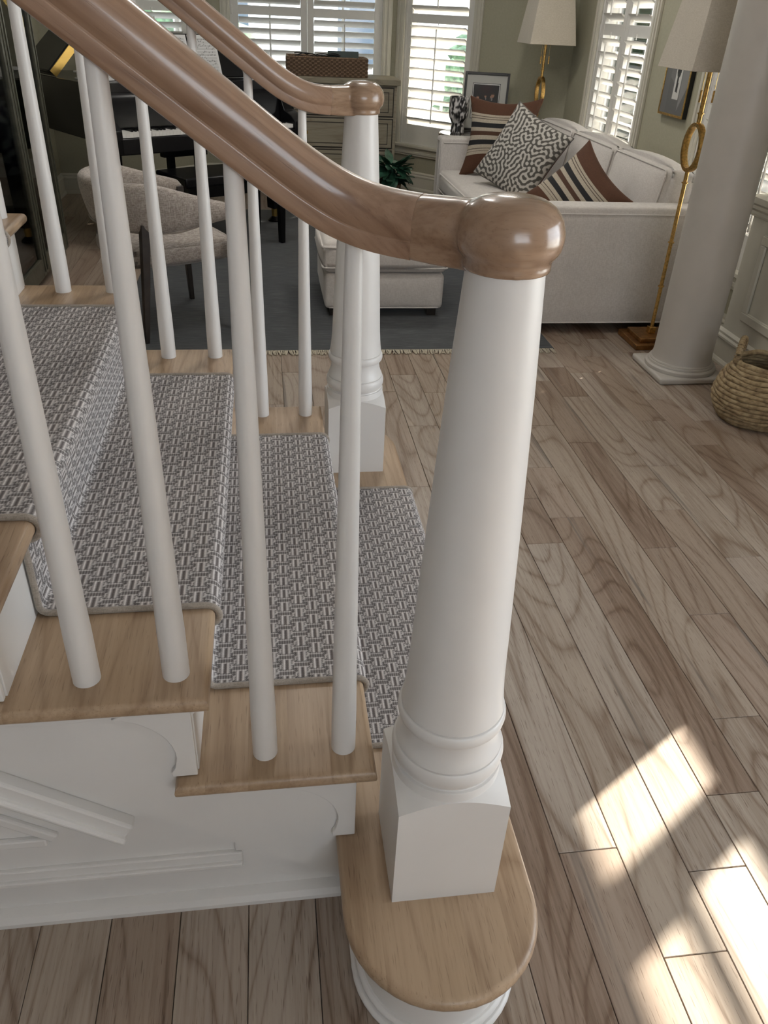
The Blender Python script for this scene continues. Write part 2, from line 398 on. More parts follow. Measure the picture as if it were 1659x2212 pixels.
wall('wall_right', (2.5, YR), (2.5, 1.30), 'olive wall with shuttered windows behind the sofa', [(YR - 5.41, YR - 4.50, 0.38, 2.32), (YR - 3.64, YR - 2.60, 0.38, 2.32)], th=0.12)
wall('wall_hall_right', (XH, 2.6), (XH, -3.5), 'white entrance wall right of the viewer', [(2.6 - b, 2.6 - a, c, d) for a, b, c, d in SUNP] + [(2.6 - HALLW[1], 2.6 - HALLW[0], HALLW[2], HALLW[3])], 'ceil', th=0.02)
wall('wall_hall_far', (2.62, 2.6), (XH, 2.6), 'white end wall of the entrance', (), 'ceil')
wall('wall_rear', (XH, -3.5), (-3.5, -3.5), 'white wall behind the viewer', [(2.2, 4.2, 1.3, 2.5)], 'ceil')
wall('wall_hall_left', (-3.5, -3.5), (-3.5, 1.62), 'white hall wall at the head of the stair', (), 'ceil')
wall('wall_stair_back', (-3.5, 1.62), (-1.6, 1.62), 'white wall beside the upper stair', (), 'ceil')
tag(MB().box(-3.64, 4.34, -3.64, 7.4, ZC, ZC + 0.1).obj('ceiling', M['ceil'], smooth=0), 'plain white ceiling', 'ceiling', kind='structure')

LOUV = {}
def louver_mesh(wd):
    k = round(wd, 3)
    if k not in LOUV:
        pr = [(-0.044, 0.0), (-0.036, 0.0042), (0, 0.0058), (0.036, 0.0042), (0.044, 0), (0.036, -0.0042), (0, -0.0058), (-0.036, -0.0042)]
        LOUV[k] = MB().prism(pr, -wd / 2, wd / 2, 0).mesh('louver', M['shutter'], 50)
    return LOUV[k]
def window(name, P0, P1, s0, s1, z0, z1, npan, label, cas=0.085, sill=True, rail=(1.357, 1.425)):
    """plantation-shuttered window: casing, sash with muntins and pane, hinged shutter panels of tilted louvers"""
    o, L = frame_obj(name, P0, P1, label, 'window')
    c = MB()
    for a, b, d in ((cas, 0.0, 0.018), (cas * 0.8, cas * 0.55, 0.026), (cas * 0.35, 0.01, 0.022)):   # stepped casing
        c.box(s0 - a, s0 - b, -d, 0.0, z0 - a, z1 + a); c.box(s1 + b, s1 + a, -d, 0.0, z0 - a, z1 + a)
        c.box(s0 - b, s1 + b, -d, 0.0, z0 - a, z0 - b); c.box(s0 - b, s1 + b, -d, 0.0, z1 + b, z1 + a)
    c.obj('casing', M['trim'], o, bevel=0.003, smooth=0)
    j = MB(); t = 0.018
    j.box(s0, s0 + t, 0, 0.14, z0, z1); j.box(s1 - t, s1, 0, 0.14, z0, z1); j.box(s0 + t, s1 - t, 0, 0.14, z0, z0 + t); j.box(s0 + t, s1 - t, 0, 0.14, z1 - t, z1)
    j.obj('jamb', M['shutter'], o, smooth=0)
    if sill: MB().box(s0 - cas - 0.01, s1 + cas + 0.01, -0.045, 0.0, z0 - 0.016, z0 + 0.012).obj('sill', M['trim'], o, bevel=0.006)
    sh = MB(); a, b = s0 + t, s1 - t
    for x0, x1, y0, y1 in ((a, a + .035, z0 + t, z1 - t), (b - .035, b, z0 + t, z1 - t), (a, b, z0 + t, z0 + t + .05), (a, b, z1 - t - .05, z1 - t), (a, b, 1.37, 1.41)): sh.box(x0, x1, 0.105, 0.130, y0, y1)
    n = max(2, round((b - a) / 0.3))
    for k in range(1, n): sh.box(a + (b - a) * k / n - .009, a + (b - a) * k / n + .009, 0.108, 0.127, z0 + t, z1 - t)
    for zz in np.arange(z0 + .45, z1 - .2, .42): sh.box(a, b, 0.109, 0.126, zz - .009, zz + .009)
    sh.obj('sash', M['shutter'], o, smooth=0)
    MB().box(a, b, 0.116, 0.120, z0 + t, z1 - t).obj('pane', M['glass'], o, smooth=0)
    fr = 0.012; a, b = s0 + fr, s1 - fr; pw = (b - a) / npan; st = 0.055
    for k in range(npan):
        x0, x1 = a + k * pw + 0.002, a + (k + 1) * pw - 0.002; p = MB()
        zb, zt = z0 + 0.012, z1 - 0.012
        p.box(x0, x0 + st, 0.004, 0.032, zb, zt); p.box(x1 - st, x1, 0.004, 0.032, zb, zt)
        zlo = zb + 0.165
        p.box(x0 + st, x1 - st, 0.006, 0.030, zb, zlo); p.box(x0 + st, x1 - st, 0.006, 0.030, rail[0], rail[1]); p.box(x0 + st, x1 - st, 0.006, 0.030, zt - 0.09, zt)
        pn = p.obj('shutter_panel', M['shutter'], o, bevel=0.002, smooth=0)
        lw = x1 - x0 - 2 * st - 0.004; xc = (x0 + x1) / 2
        for lo, hi in ((zlo, rail[0]), (rail[1], zt - 0.09)):
            m = max(1, round((hi - lo) / 0.077)); dz = (hi - lo) / m
            for q in range(m):
                link('louver', louver_mesh(lw), pn, loc=(xc, 0.018, lo + dz * (q + 0.5)), rot=(math.radians(-32), 0, 0))
            zr = (lo + 0.03, hi - 0.04) if lo < 1.4 else (lo + 0.05, lo + 0.40)
            MB().box(xc - 0.005, xc + 0.005, -0.034, -0.022, zr[0], zr[1]).obj('tilt_rod', M['shutter'], pn, bevel=0.003)
        if rail[0] > 1:
            MB().lathe([(0.004, 0), (0.004, 0.03), (0, 0.034)], 8).obj('catch', M['shutter'], pn, loc=(xc - 0.0, -0.003, rail[0] - 0.012))
    h = MB()
    for zz in (0.62, 1.39, 2.0):
        if zz > z0: h.box(s0 + 0.004, s0 + 0.020, -0.004, 0.004, zz - 0.035, zz + 0.035); h.box(s1 - 0.020, s1 - 0.004, -0.004, 0.004, zz - 0.035, zz + 0.035)
    h.obj('hinge', M['shutter'], o, bevel=0.002)
    return o
window('window_1', B0, B1, 0.26, 1.585, 0.38, 2.32, 2, 'two-panel shuttered window above the dresser')
window('window_2', A0, A1, 0.10, 0.84, 0.38, 2.32, 1, 'single shuttered window beside the framed photo on the side table')
window('window_3', (2.5, YR), (2.5, 0), YR - 5.41, YR - 4.50, 0.38, 2.32, 2, 'shuttered window between the two gold floor lamps, left of the hanging picture')
window('window_4', (2.5, YR), (2.5, 0), YR - 3.64, YR - 2.60, 0.38, 2.32, 2, 'shuttered window mostly hidden behind the round column')
window('window_5', L0, L1, 0.12, 0.86, 0.98, 2.32, 1, 'shuttered window behind the piano music desk')
# entrance glazing on the right (out of view) that lets the sun in, and the hall's own large windows
eo, _ = frame_obj('door_1', (XH, 2.6), (XH, -3.5), 'glazed entrance panel right of the viewer', 'door')
ep = MB(); eb = MB()
for a, b, c, d in SUNP:
    ep.box(2.6 - b, 2.6 - a, 0.008, 0.012, c, d)
ep.obj('pane', M['glass'], eo, smooth=0)
for nm, P0, P1, s0, s1, z0, z1, lb in (('window_6', (XH, 2.6), (XH, -3.5), 2.6 - HALLW[1], 2.6 - HALLW[0], HALLW[2], HALLW[3], 'tall hall window right of the viewer'),
                                   ('window_7', (XH, -3.5), (-3.5, -3.5), 2.2, 4.2, 1.3, 2.5, 'wide hall window behind the viewer'),
                                   ):
    o, _ = frame_obj(nm, P0, P1, lb, 'window'); f = MB()
    for a, b, c, d in ((s0, s0 + .05, z0, z1), (s1 - .05, s1, z0, z1), (s0, s1, z0, z0 + .06), (s0, s1, z1 - .06, z1)): f.box(a, b, 0.04, 0.09, c, d)
    n = round((s1 - s0) / .8)
    for k in range(1, n): f.box(s0 + (s1 - s0) * k / n - .02, s0 + (s1 - s0) * k / n + .02, 0.045, 0.085, z0, z1)
    f.obj('sash', M['white'], o, smooth=0); MB().box(s0, s1, 0.062, 0.066, z0, z1).obj('pane', M['glass'], o, smooth=0)
    pl = bpy.data.lights.new('daylight_portal', 'AREA'); pl.shape = 'RECTANGLE'; pl.size = s1 - s0; pl.size_y = z1 - z0; pl.cycles.is_portal = True
    po = bpy.data.objects.new('daylight_portal', pl); COL.objects.link(po); d = Vector((P1[0] - P0[0], P1[1] - P0[1], 0)).normalized(); nrm = Vector((-d.y, d.x, 0))
    po.location = Vector((P0[0], P0[1], 0)) + d * (s0 + s1) / 2 + nrm * 0.16 + Vector((0, 0, (z0 + z1) / 2)); po.rotation_euler = nrm.to_track_quat('Z', 'Y').to_euler()
# paneled pedestal under the window, beside the column
pe = thing('trim_1', 'cream paneled pedestal between the round column and the seagrass basket', 'trim', (0, 0, 0), kind='structure')
MB().box(2.375, 2.5, 1.30, 2.70, 0, 0.70).obj('pedestal_body', M['trim'], pe, bevel=0.003)
MB().prism([(2.5, 0.70), (2.372, 0.70), (2.366, 0.712), (2.366, 0.725), (2.352, 0.738), (2.352, 0.752), (2.335, 0.765), (2.335, 0.79), (2.5, 0.79)], 1.30, 2.735, 1).obj('cap_moulding', M['trim'], pe, smooth=25)
MB().prism([(2.375, 0), (2.345, 0), (2.345, 0.012), (2.353, 0.024), (2.358, 0.026), (2.358, 0.115), (2.352, 0.120), (2.352, 0.130), (2.361, 0.138), (2.359, 0.150), (2.375, 0.162)], 1.30, 2.728, 1).obj('base_moulding', M['trim'], pe, smooth=25)
pm = MB()
for y0, y1, z0, z1 in ((2.10, 2.56, 0.245, 0.285), (2.10, 2.56, 0.60, 0.64), (2.52, 2.56, 0.285, 0.60), (2.10, 2.14, 0.285, 0.60)):
    pm.box(2.362, 2.376, y0, y1, z0, z1)
    pm.box(2.368, 2.376, y0 + .0, y1, z0 - .006, z1 + .006)
pm.obj('panel_moulding', M['trim'], pe, bevel=0.004)

# outside: pavement, a white neighbouring house, hedges
tag(MB().box(-30, 40, -30, 50, -0.5, -0.40).obj('ground', M['ground'], smooth=0), 'pale ground outside the windows', 'ground', kind='structure')
hs = thing('house', 'white neighbouring house seen through the shutters', 'house', (1.0, 17, -0.4))
MB().box(-7, 6, 0, 5, 0, 3.0).obj('house_wall', M['outwhite'], hs, smooth=0)
MB().prism([(-0.4, 3.0), (5.4, 3.0), (2.5, 4.6)], -7.3, 6.3, 0).obj('roof', M['ground'], hs, smooth=0)
for x in (-5, -2.2, 0.6, 3.4): MB().box(x, x + 1.1, -0.03, 0.02, 0.9, 2.3).obj('window', M['outglass'], hs, smooth=0)
for k, (x, y, s, lb) in enumerate(((5.5, 11.5, 1.3, 'clipped hedge outside the window beside the framed photo'), (8.5, 7.5, 1.2, 'clipped hedge outside the window between the gold lamps'), (-2.5, 12.5, 1.2, 'clipped hedge outside the piano window'))):
    bm = bmesh.new(); bmesh.ops.create_icosphere(bm, subdivisions=4, radius=1.0)
    for v in bm.verts:
        q = v.co * 3; v.co *= 1 + 0.10 * math.sin(q.x * 5.1 + k) * math.sin(q.y * 4.3) * math.sin(q.z * 5.7) + random.uniform(-.04, .04)
        v.co = Vector((v.co.x * 2.2, v.co.y * 0.9, max(-.4 / s, v.co.z * 0.9 + .5)))
    me = bpy.data.meshes.new('hedge'); bm.to_mesh(me); bm.free(); me.materials.append(M['hedge'])
    h = link('hedge', me, loc=(x, y, 0)); h.scale = (s, s, s); tag(h, lb, 'hedge')

# ------------------------------------------------------------------ staircase
st = thing('staircase', 'oak stair with white risers and skirting rising to the left', 'staircase', (0, 0.64, 0))
def S(mb, name, mat, **kw):
    o = mb.obj(name, mat, st, **kw); o.location = (0, -0.64, 0) if o.location.length == 0 else Vector(o.location) - Vector((0, 0.64, 0)); return o
def rounded(poly_in, z0, z1, r, n=4):
    """slab with a half-round nosing: outline offset inward towards top and bottom"""
    P = [Vector(p) for p in poly_in]; m = len(P); ar = sum(P[i].x * P[(i + 1) % m].y - P[(i + 1) % m].x * P[i].y for i in range(m)); sg = 1 if ar > 0 else -1
    def off(d):
        out = []
        for i in range(m):
            e0 = (P[i] - P[i - 1]).normalized(); e1 = (P[(i + 1) % m] - P[i]).normalized()
            n0 = Vector((-e0.y, e0.x)) * sg; n1 = Vector((-e1.y, e1.x)) * sg; b = (n0 + n1)
            b = b / max(0.5, b.length_squared / 2); out.append(P[i] + b * d)
        return out
    mb = MB(); vs = []; rings = []
    for z, d in [(z0 + r - r * math.cos(a), r - r * math.sin(a)) for a in np.linspace(0, PI / 2, n + 1)] + [(z1 - r + r * math.sin(a), r - r * math.cos(a)) for a in np.linspace(0, PI / 2, n + 1)]:
        rings.append(len(vs)); vs += [(p.x, p.y, z) for p in off(d)]
    fs = []
    for a, b in zip(rings, rings[1:]):
        for i in range(m): fs.append((a + i, a + (i + 1) % m, b + (i + 1) % m, b + i))
    fs += [tuple(range(m - 1, -1, -1)), tuple(range(rings[-1], rings[-1] + m))]
    return mb.add(vs, fs)
def bullnose(xc, r, xf, xb, ya, yb, n=20):
    """starting-step outline: straight front at xf, half-round ends at ya and yb"""
    pts = []
    for k in range(n + 1):
        a = -PI * k / n; pts.append((xc + r * math.cos(a), ya + r * math.sin(a)))
    pts += [(xb, 0.03), (0.10, 0.03), (0.10, yb - 0.16), (xb, yb - 0.16)]
    for k in range(n + 1):
        a = PI - PI * k / n; pts.append((xc + r * math.cos(a), yb + r * math.sin(a)))
    return pts
XC, RB1 = 0.357, 0.163
S(rounded(bullnose(XC, RB1, 0.52, 0.194, -0.182, 1.458), 0.162, 0.19, 0.0125), 'tread', M['tread'], smooth=30)
def base1(r, z0, z1): return MB().prism(bullnose(XC, r, 0, XC - r, -0.176, 1.452), z0, z1, 2)
S(base1(RB1 - 0.036, 0.028, 0.163), 'riser', M['white'], smooth=30)
S(base1(RB1 - 0.018, 0.0, 0.014), 'shoe_moulding', M['white'], smooth=30, bevel=0.006)
S(base1(RB1 - 0.026, 0.014, 0.030), 'shoe_moulding', M['white'], smooth=30, bevel=0.006)
NT_ = 8
for k in range(2, NT_ + 1):
    xf = NOSE - (k - 2) * RUN; xb = xf - RUN - 0.03; z = k * H
    xr = xb - 0.038; xb -= 0.018
    poly = [(xf, YN), (xf, YF), (xr, YF), (xr, YF - 0.055), (xb, YF - 0.055), (xb, YN + 0.055), (xr, YN + 0.055), (xr, YN)]
    t = S(rounded(poly, z - 0.028, z, 0.0125), 'tread', M['tread'], smooth=30)
    S(MB().box(xf - 0.052, xf - 0.030, -0.0265, YF - 0.0365, z - H, z - 0.028), 'riser', M['white'], bevel=0.001)
    S(MB().prism([(0, 0), (0.016, 0), (0.012, -0.008), (0.004, -0.016), (0, -0.018)], YN + 0.02, YF - 0.02, 1, T=Matrix.Translation((xf - 0.030, 0, z - 0.028))), 'cove', M['white'])
# skirting board with its scrolled brackets, near and far side
def yb(s, d): return (-0.030 - d) if s == 0 else (YF - 0.035 + d)
for s in (0, 1):
    poly = [(0.229, 0.0)]
    poly = []
    for k in range(2, NT_ + 1):
        xf = NOSE - (k - 2) * RUN - 0.03; poly += [(xf - .004, (k - 1) * H + (0 if k > 2 else -0.153)), (xf - .004, k * H - 0.029)]
    poly.append((NOSE - (NT_ - 1) * RUN, NT_ * H - 0.028)); poly.append((NOSE - (NT_ - 1) * RUN, 0.037 + 0.716 * (0.2 - (NOSE - (NT_ - 1) * RUN))))
    a, b = sorted((yb(s, 0.0), yb(s, -0.03)))
    S(MB().prism(poly, a, b, 1), 'skirting_board', M['white'], smooth=0)
    for k in range(2, NT_ + 1):
        x1 = NOSE - (k - 2) * RUN - 0.0315; zt = k * H - 0.028; zb = (k - 1) * H
        pr = [(x1, zb + 0.002), (x1, zt), (x1 - RUN - 0.035, zt), (x1 - RUN - 0.035, zt - 0.018)]
        pr += [(x1 - RUN + 0.01 + 0.19 * q, zt - 0.022 - 0.004 * math.sin(q * 6)) for q in np.linspace(0, 0.75, 6)]
        for q in np.linspace(0.1, 1, 10):
            a_ = q * PI / 2; pr.append((x1 - 0.135 + 0.105 * math.sin(a_), zt - 0.022 - 0.095 * (1 - math.cos(a_))))
        pr += [(x1 - 0.034, zb + 0.022), (x1 - 0.040, zb + 0.012), (x1 - 0.040, zb + 0.002)]
        a, b = sorted((yb(s, 0.0), yb(s, 0.010)))
        S(MB().prism(pr, a, b, 1), 'bracket', M['white'], smooth=0, bevel=0.0015)
# paneling below the near skirting board
S(MB().prism([(0.2215, 0.0), (0.2215, 0.06), (-1.30, 1.15), (-1.30, 0.0)], -0.011, 0.004, 1), 'wainscot_panel', M['white'], smooth=0)
S(MB().prism([(-0.006, 0), (-0.036, 0), (-0.036, 0.010), (-0.030, 0.022), (-0.018, 0.027), (-0.006, 0.027)], -1.30, 0.205, 0), 'shoe_moulding', M['white'], smooth=25)
mol = MB()
def strip(p, q, w0, y0, y1, tpr=1.0):
    a, b = Vector(p), Vector(q); d = (b - a).normalized(); n = Vector((-d.y, d.x)) * w0
    mol.prism([tuple(a - n), tuple(b - n * tpr), tuple(b + n * tpr), tuple(a + n)], y0, y1, 1)
strip((-1.2, 0.118), (0.025, 0.118), 0.022, -0.020, -0.009); strip((-1.2, 0.112), (0.025, 0.112), 0.006, -0.027, -0.009)
strip((0.0285, 0.144), (0.0285, 0.185), 0.016, -0.0195, -0.0085)
S(mol, 'panel_moulding', M['white'], smooth=0, bevel=0.003)
mol = MB(); strip((-1.25, 1.030), (-0.160, 0.240), 0.022, -0.036, -0.009, 0.85); strip((-1.25, 1.012), (-0.166, 0.226), 0.008, -0.046, -0.009, 0.8)
S(mol, 'panel_moulding', M['white'], smooth=0, bevel=0.005)
mol = MB(); strip((-1.2, 0.215), (-0.30, 0.215), 0.010, -0.021, -0.009); strip((-1.2, 0.885), (-0.285, 0.222), 0.010, -0.021, -0.009)
S(mol, 'panel_moulding', M['white'], smooth=0, bevel=0.004)

# ------------------------------------------------------------------ railings
def newel(parent, y):
    rb = thing('newel_post', None, None); rb.parent = parent; rb.location = (XN, y, H)
    n = 25; hp = 0.222; vs = []; fs = []; us = np.linspace(-PB, PB, n)
    def top(x, yy): r = math.hypot(x, yy); return hp + 0.024 - 0.024 * max(0.0, (r - PB * 0.95) / (PB * 1.414 - PB * 0.95)) ** 0.95
    for i in us:
        for j in us: vs.append((i, j, top(i, j)))
    for i in range(n - 1):
        for j in range(n - 1): fs.append((i * n + j, (i + 1) * n + j, (i + 1) * n + j + 1, i * n + j + 1))
    rim = [i * n for i in range(n)] + [(n - 1) * n + j for j in range(1, n)] + [i * n + n - 1 for i in range(n - 2, -1, -1)] + [j for j in range(n - 2, 0, -1)]
    b = len(vs)
    for k in rim: vs.append((vs[k][0], vs[k][1], 0.0))
    for k in range(len(rim)): fs.append((rim[k], rim[(k + 1) % len(rim)], b + (k + 1) % len(rim), b + k))
    fs.append(tuple(range(b, b + len(rim))))
    MB().add(vs, fs).obj('plinth', M['white'], rb, smooth=40)
    pr = [(0.0, 0.235), (0.0866, 0.235), (0.0866, 0.2600), (0.0858, 0.2615), (0.0815, 0.2622), (0.0805, 0.2650), (0.0825, 0.2670), (0.0850, 0.2710), (0.0872, 0.2770), (0.0880, 0.2850), (0.0868, 0.2930), (0.0845, 0.2985), (0.0835, 0.2995), (0.0810, 0.3000), (0.0810, 0.3020), (0.0828, 0.3025),
          (0.0820, 0.3060), (0.0785, 0.3130), (0.0752, 0.3230), (0.0735, 0.3340), (0.0730, 0.3430), (0.0740, 0.3470), (0.0742, 0.3490), (0.0785, 0.3505), (0.0812, 0.3545), (0.0825, 0.3615), (0.0815, 0.3685), (0.0795, 0.3725), (0.0785, 0.3732), (0.0758, 0.3738), (0.0758, 0.3760), (0.0778, 0.3766),
          (0.0770, 0.3830), (0.0752, 0.395), (0.0735, 0.412), (0.0718, 0.435), (0.0702, 0.47), (0.067, 0.55), (0.0605, 0.70), (0.052, 0.88), (0.0435, 1.025), (0.0, 1.025)]
    MB().lathe(pr, 72).obj('shaft', M['white'], rb, smooth=30)
    return rb
RAILP = []
_half = [(0.0, 0.0335), (0.010, 0.0327), (0.0195, 0.0295), (0.0265, 0.0225), (0.0292, 0.0165), (0.0303, 0.009), (0.0303, 0.000), (0.0290, -0.006), (0.0268, -0.010), (0.0258, -0.0115), (0.0258, -0.0130), (0.0262, -0.0136), (0.0263, -0.0146), (0.0260, -0.0265), (0.0258, -0.028), (0.0245, -0.0315), (0.020, -0.033)]
RAILP = _half + [(-x, y) for x, y in _half[::-1][:-1]]
def rail_path(side):
    """centre line from the top of the flight down to the newel cap; side -1 near, +1 far"""
    y0, yn = (0.0, YNN) if side < 0 else (W, YNF)
    pts = []
    for x in np.arange(-1.45, 0.105, 0.05): pts.append((x, y0, 1.339 - 0.731 * (x - 0.072)))
    xe, zf = 0.29, 1.2435; x_s = 0.115; z_s = 1.339 - 0.731 * (x_s - 0.072)
    P0 = Vector((x_s, y0, z_s)); P1 = Vector((0.205, y0, z_s - 0.731 * 0.09)); P2 = Vector((0.235, y0 + (yn - y0) * 0.10, zf)); P3 = Vector((0.335, y0 + (yn - y0) * 0.75, zf))
    for t in np.linspace(0, 1, 18): pts.append(tuple((1 - t) ** 3 * P0 + 3 * (1 - t) ** 2 * t * P1 + 3 * (1 - t) * t * t * P2 + t ** 3 * P3))
    return pts
CAPP = [(0.0, 0.0455), (0.018, 0.0448), (0.034, 0.0415), (0.046, 0.0345), (0.0545, 0.0240), (0.0582, 0.011), (0.0586, 0.001), (0.0560, -0.009), (0.0515, -0.0145), (0.0485, -0.017), (0.0475, -0.020), (0.0485, -0.022), (0.0490, -0.031), (0.0, -0.031)]
BAL = MB().lathe([(0.0, 0.0), (0.0205, 0.0), (0.0205, 0.10), (0.0195, 0.16), (0.0165, 0.45), (0.0132, 0.75), (0.0105, 0.99), (0.0105, 1.0), (0, 1.0)], 28).mesh('baluster', M['white'], 40)
for side, nm, lab in ((-1, 'stair_railing', 'white railing with oak handrail and newel nearest the viewer'), (1, 'stair_railing', 'white railing with oak handrail and newel on the far side of the stair')):
    y0 = 0.0 if side < 0 else W
    rr = thing(nm, lab, 'railing', (XN, y0, H), group='stair railings'); base = Vector((XN, y0, H))
    path = rail_path(side)
    cut = max(i for i, p in enumerate(path) if p[0] < 0.282)
    hr = MB().sweep(RAILP, path[:cut + 1]).obj('handrail', M['rail'], rr, smooth=28); hr.location = -base
    nw = newel(rr, 0); nw.location = (0, (YNN if side < 0 else YNF) - y0, 0)
    yn_ = YNN if side < 0 else YNF
    fit = MB().sweep(RAILP, [tuple(Vector(path[cut]).lerp(Vector(path[cut - 1]), .25))] + path[cut:] + [(XN - .012, yn_ - (yn_ - y0) * .10, 1.2435)], scale=[.97] + [1.0 + .018 * q for q in range(len(path) - cut + 1)])
    cp = fit.lathe(CAPP, 64, T=Matrix.Translation((XN, yn_, 1.2435))).obj('newel_cap', M['railcap'], hr, smooth=180)
    rm = cp.modifiers.new('weld', 'REMESH'); rm.mode = 'VOXEL'; rm.voxel_size = 0.0022; rm.use_smooth_shade = True
    sm_ = cp.modifiers.new('ease', 'SMOOTH'); sm_.factor = 0.5; sm_.iterations = 16
    def zrail(x):
        best = min(path, key=lambda p: abs(p[0] - x)); i = path.index(best)
        j = i + 1 if x > best[0] and i < len(path) - 1 else max(i - 1, 0)
        q = path[j]; f = 0 if abs(q[0] - best[0]) < 1e-9 else (x - best[0]) / (q[0] - best[0]); return best[2] + (q[2] - best[2]) * f
    for k in range(2, 4 if side < 0 else 7):
        for j in (0, 1):
            x = XA - (k - 2) * RUN - j * DX; zb = k * H
            b = link('baluster', BAL, rr, loc=(x - XN, 0, zb - H)); b.scale = (1, 1, zrail(x) - 0.028 - zb)

# ------------------------------------------------------------------ stair runner (woven fret pattern)
def runner():
    y0, y1, off = 0.155, 1.160, 0.007
    pts = []; z = 6 * H
    for k in range(6, 0, -1):
        xf = NOSE - (k - 2) * RUN if k > 1 else 0.520; z = k * H; rN = 0.0145 + off * 0.6
        xs = (NOSE - (k - 1) * RUN - 0.030 + off)
        if k == 6: pts.append((xf - 0.20, z + off))
        else:
            pts += [(xs, z + off + 0.012), (xs + 0.004, z + off + 0.004), (xs + 0.012, z + off)]
        pts.append((xf - 0.025, z + off))
        for a in np.linspace(PI / 2, -PI / 2, 9): pts.append((xf - 0.0145 + (0.0145 + off) * math.cos(a), z - 0.0145 + (0.0145 + off) * math.sin(a)))
        xr = xf - 0.030 + off if k > 1 else xf - 0.036 + off
        pts += [(xf - 0.02, z - 0.033), (xr, z - 0.045)]
        pts.append((xr, z - H + 0.03))
    pts.append((pts[-1][0], 0.004))
    P = np.array(pts); seg = np.hypot(*np.diff(P, axis=0).T); L = np.concatenate([[0], np.cumsum(seg)])
    step = 0.0024; nu = int(L[-1] / step); nv = int((y1 - y0) / step)
    u = np.linspace(0, L[-1], nu); X = np.interp(u, L, P[:, 0]); Z = np.interp(u, L, P[:, 1]); v = np.linspace(y0, y1, nv)
    U, V = np.meshgrid(u, v, indexing='ij'); Pos = np.stack([np.repeat(X[:, None], nv, 1), V, np.repeat(Z[:, None], nv, 1)], -1)
    iu, iv = np.meshgrid(np.arange(nu), np.arange(nv), indexing='ij')
    # ground weave: dark warp with pale pips
    g = np.where((iu % 2 == 0) & (iv % 2 == 0), 0.36, 0.105) + RNG.normal(0, 0.02, U.shape)
    C = g[..., None] * np.array([1.0, 0.925, 0.91])
    # fret: staggered paired stems along the depth, double rows across, one hook on each side
    a, b = 12, 18                     # column spacing and period, in yarns
    cidx = iu // a; du = iu % a - a // 2; ph = (iv + (cidx % 2) * (b // 2)) % b - b // 2
    lite = np.array([0.70, 0.665, 0.65]); dark = np.array([0.10, 0.085, 0.083])
    dash = np.where(iu % 2 == 0, 0.95, 0.62)[..., None] * lite
    row = (ph == 6) | (ph == -7); gap = (ph == 7) | (ph == -8) | (ph == 8) | (ph == -9)
    C[row] = dash[row] * 1.05
    C[gap & (iu % 2 == 0)] = lite * 0.42; C[gap & (iu % 2 == 1)] = dark
    stem = (np.abs(ph) <= 5)
    C[stem & (np.abs(du) == 1)] = dark * 1.9; C[stem & (du == 0)] = dark * 1.1
    C[stem & (np.abs(du) == 1) & (iv % 2 == 0)] = lite * 0.36
    C[stem & ((np.abs(du) == 2))] = lite; C[stem & ((np.abs(du) == 3))] = lite * 0.62
    C[(du == -5) & (ph >= -4) & (ph <= 0)] = lite * 0.8; C[(du == 5) & (ph <= 4) & (ph >= 0)] = lite * 0.8
    C[(du == -4) & (ph == 0)] = lite * 0.7; C[(du == 4) & (ph == 0)] = lite * 0.7
    C *= (1 + RNG.normal(0, 0.05, U.shape))[..., None]
    # yarn relief along the local normal
    tx = np.gradient(X); tz = np.gradient(Z); ln = np.hypot(tx, tz) + 1e-9
    hgt = np.where(C[..., 0] > 0.4, 0.0008, 0.0) * 1.0
    Pos[..., 0] += -(-tz / ln)[:, None] * hgt * -1; Pos[..., 2] += np.abs(tx / ln)[:, None] * hgt
    root = thing('stair_runner', 'grey-brown fret-patterned carpet runner down the middle of the stair', 'carpet', (0, 0.66, 0))
    o = link('runner_weave', grid_mesh('runner_weave', Pos, np.clip(C, 0.02, 1), M['painted']), root); o.location = (0, -0.66, 0)
    for y in (y0, y1):
        bp = [(X[i], y, Z[i] - 0.001) for i in range(0, nu, 3)]
        bo = MB().sweep([(0.006 * math.cos(q), 0.0052 * math.sin(q)) for q in np.linspace(0, 2 * PI, 9)[:-1]], bp, up=(0, 1, 0)).obj('edge_binding', M['bind'], root, smooth=60); bo.location = (0, -0.66, 0)
runner()

# ------------------------------------------------------------------ round column
co = thing('column', 'large round painted column on a square base beside the basket', 'column', (2.092, 2.523, 0))
MB().box(-0.172, 0.172, -0.172, 0.172, 0, 0.030).obj('base_plate', M['colpaint'], co, bevel=0.010, seg=3)
MB().lathe([(0, 0.03), (0.166, 0.03), (0.1675, 0.036), (0.166, 0.046), (0.160, 0.052), (0.155, 0.053), (0.155, 0.058), (0.153, 0.063), (0.149, 0.064), (0.149, 0.068), (0.146, 0.073), (0.142, 0.0735), (0.1405, 0.080), (0.138, 0.092), (0.136, 0.11), (0.135, 0.3), (0.131, 1.2), (0.118, 2.3), (0.118, ZC), (0, ZC)], 72).obj('shaft', M['colpaint'], co, smooth=28)

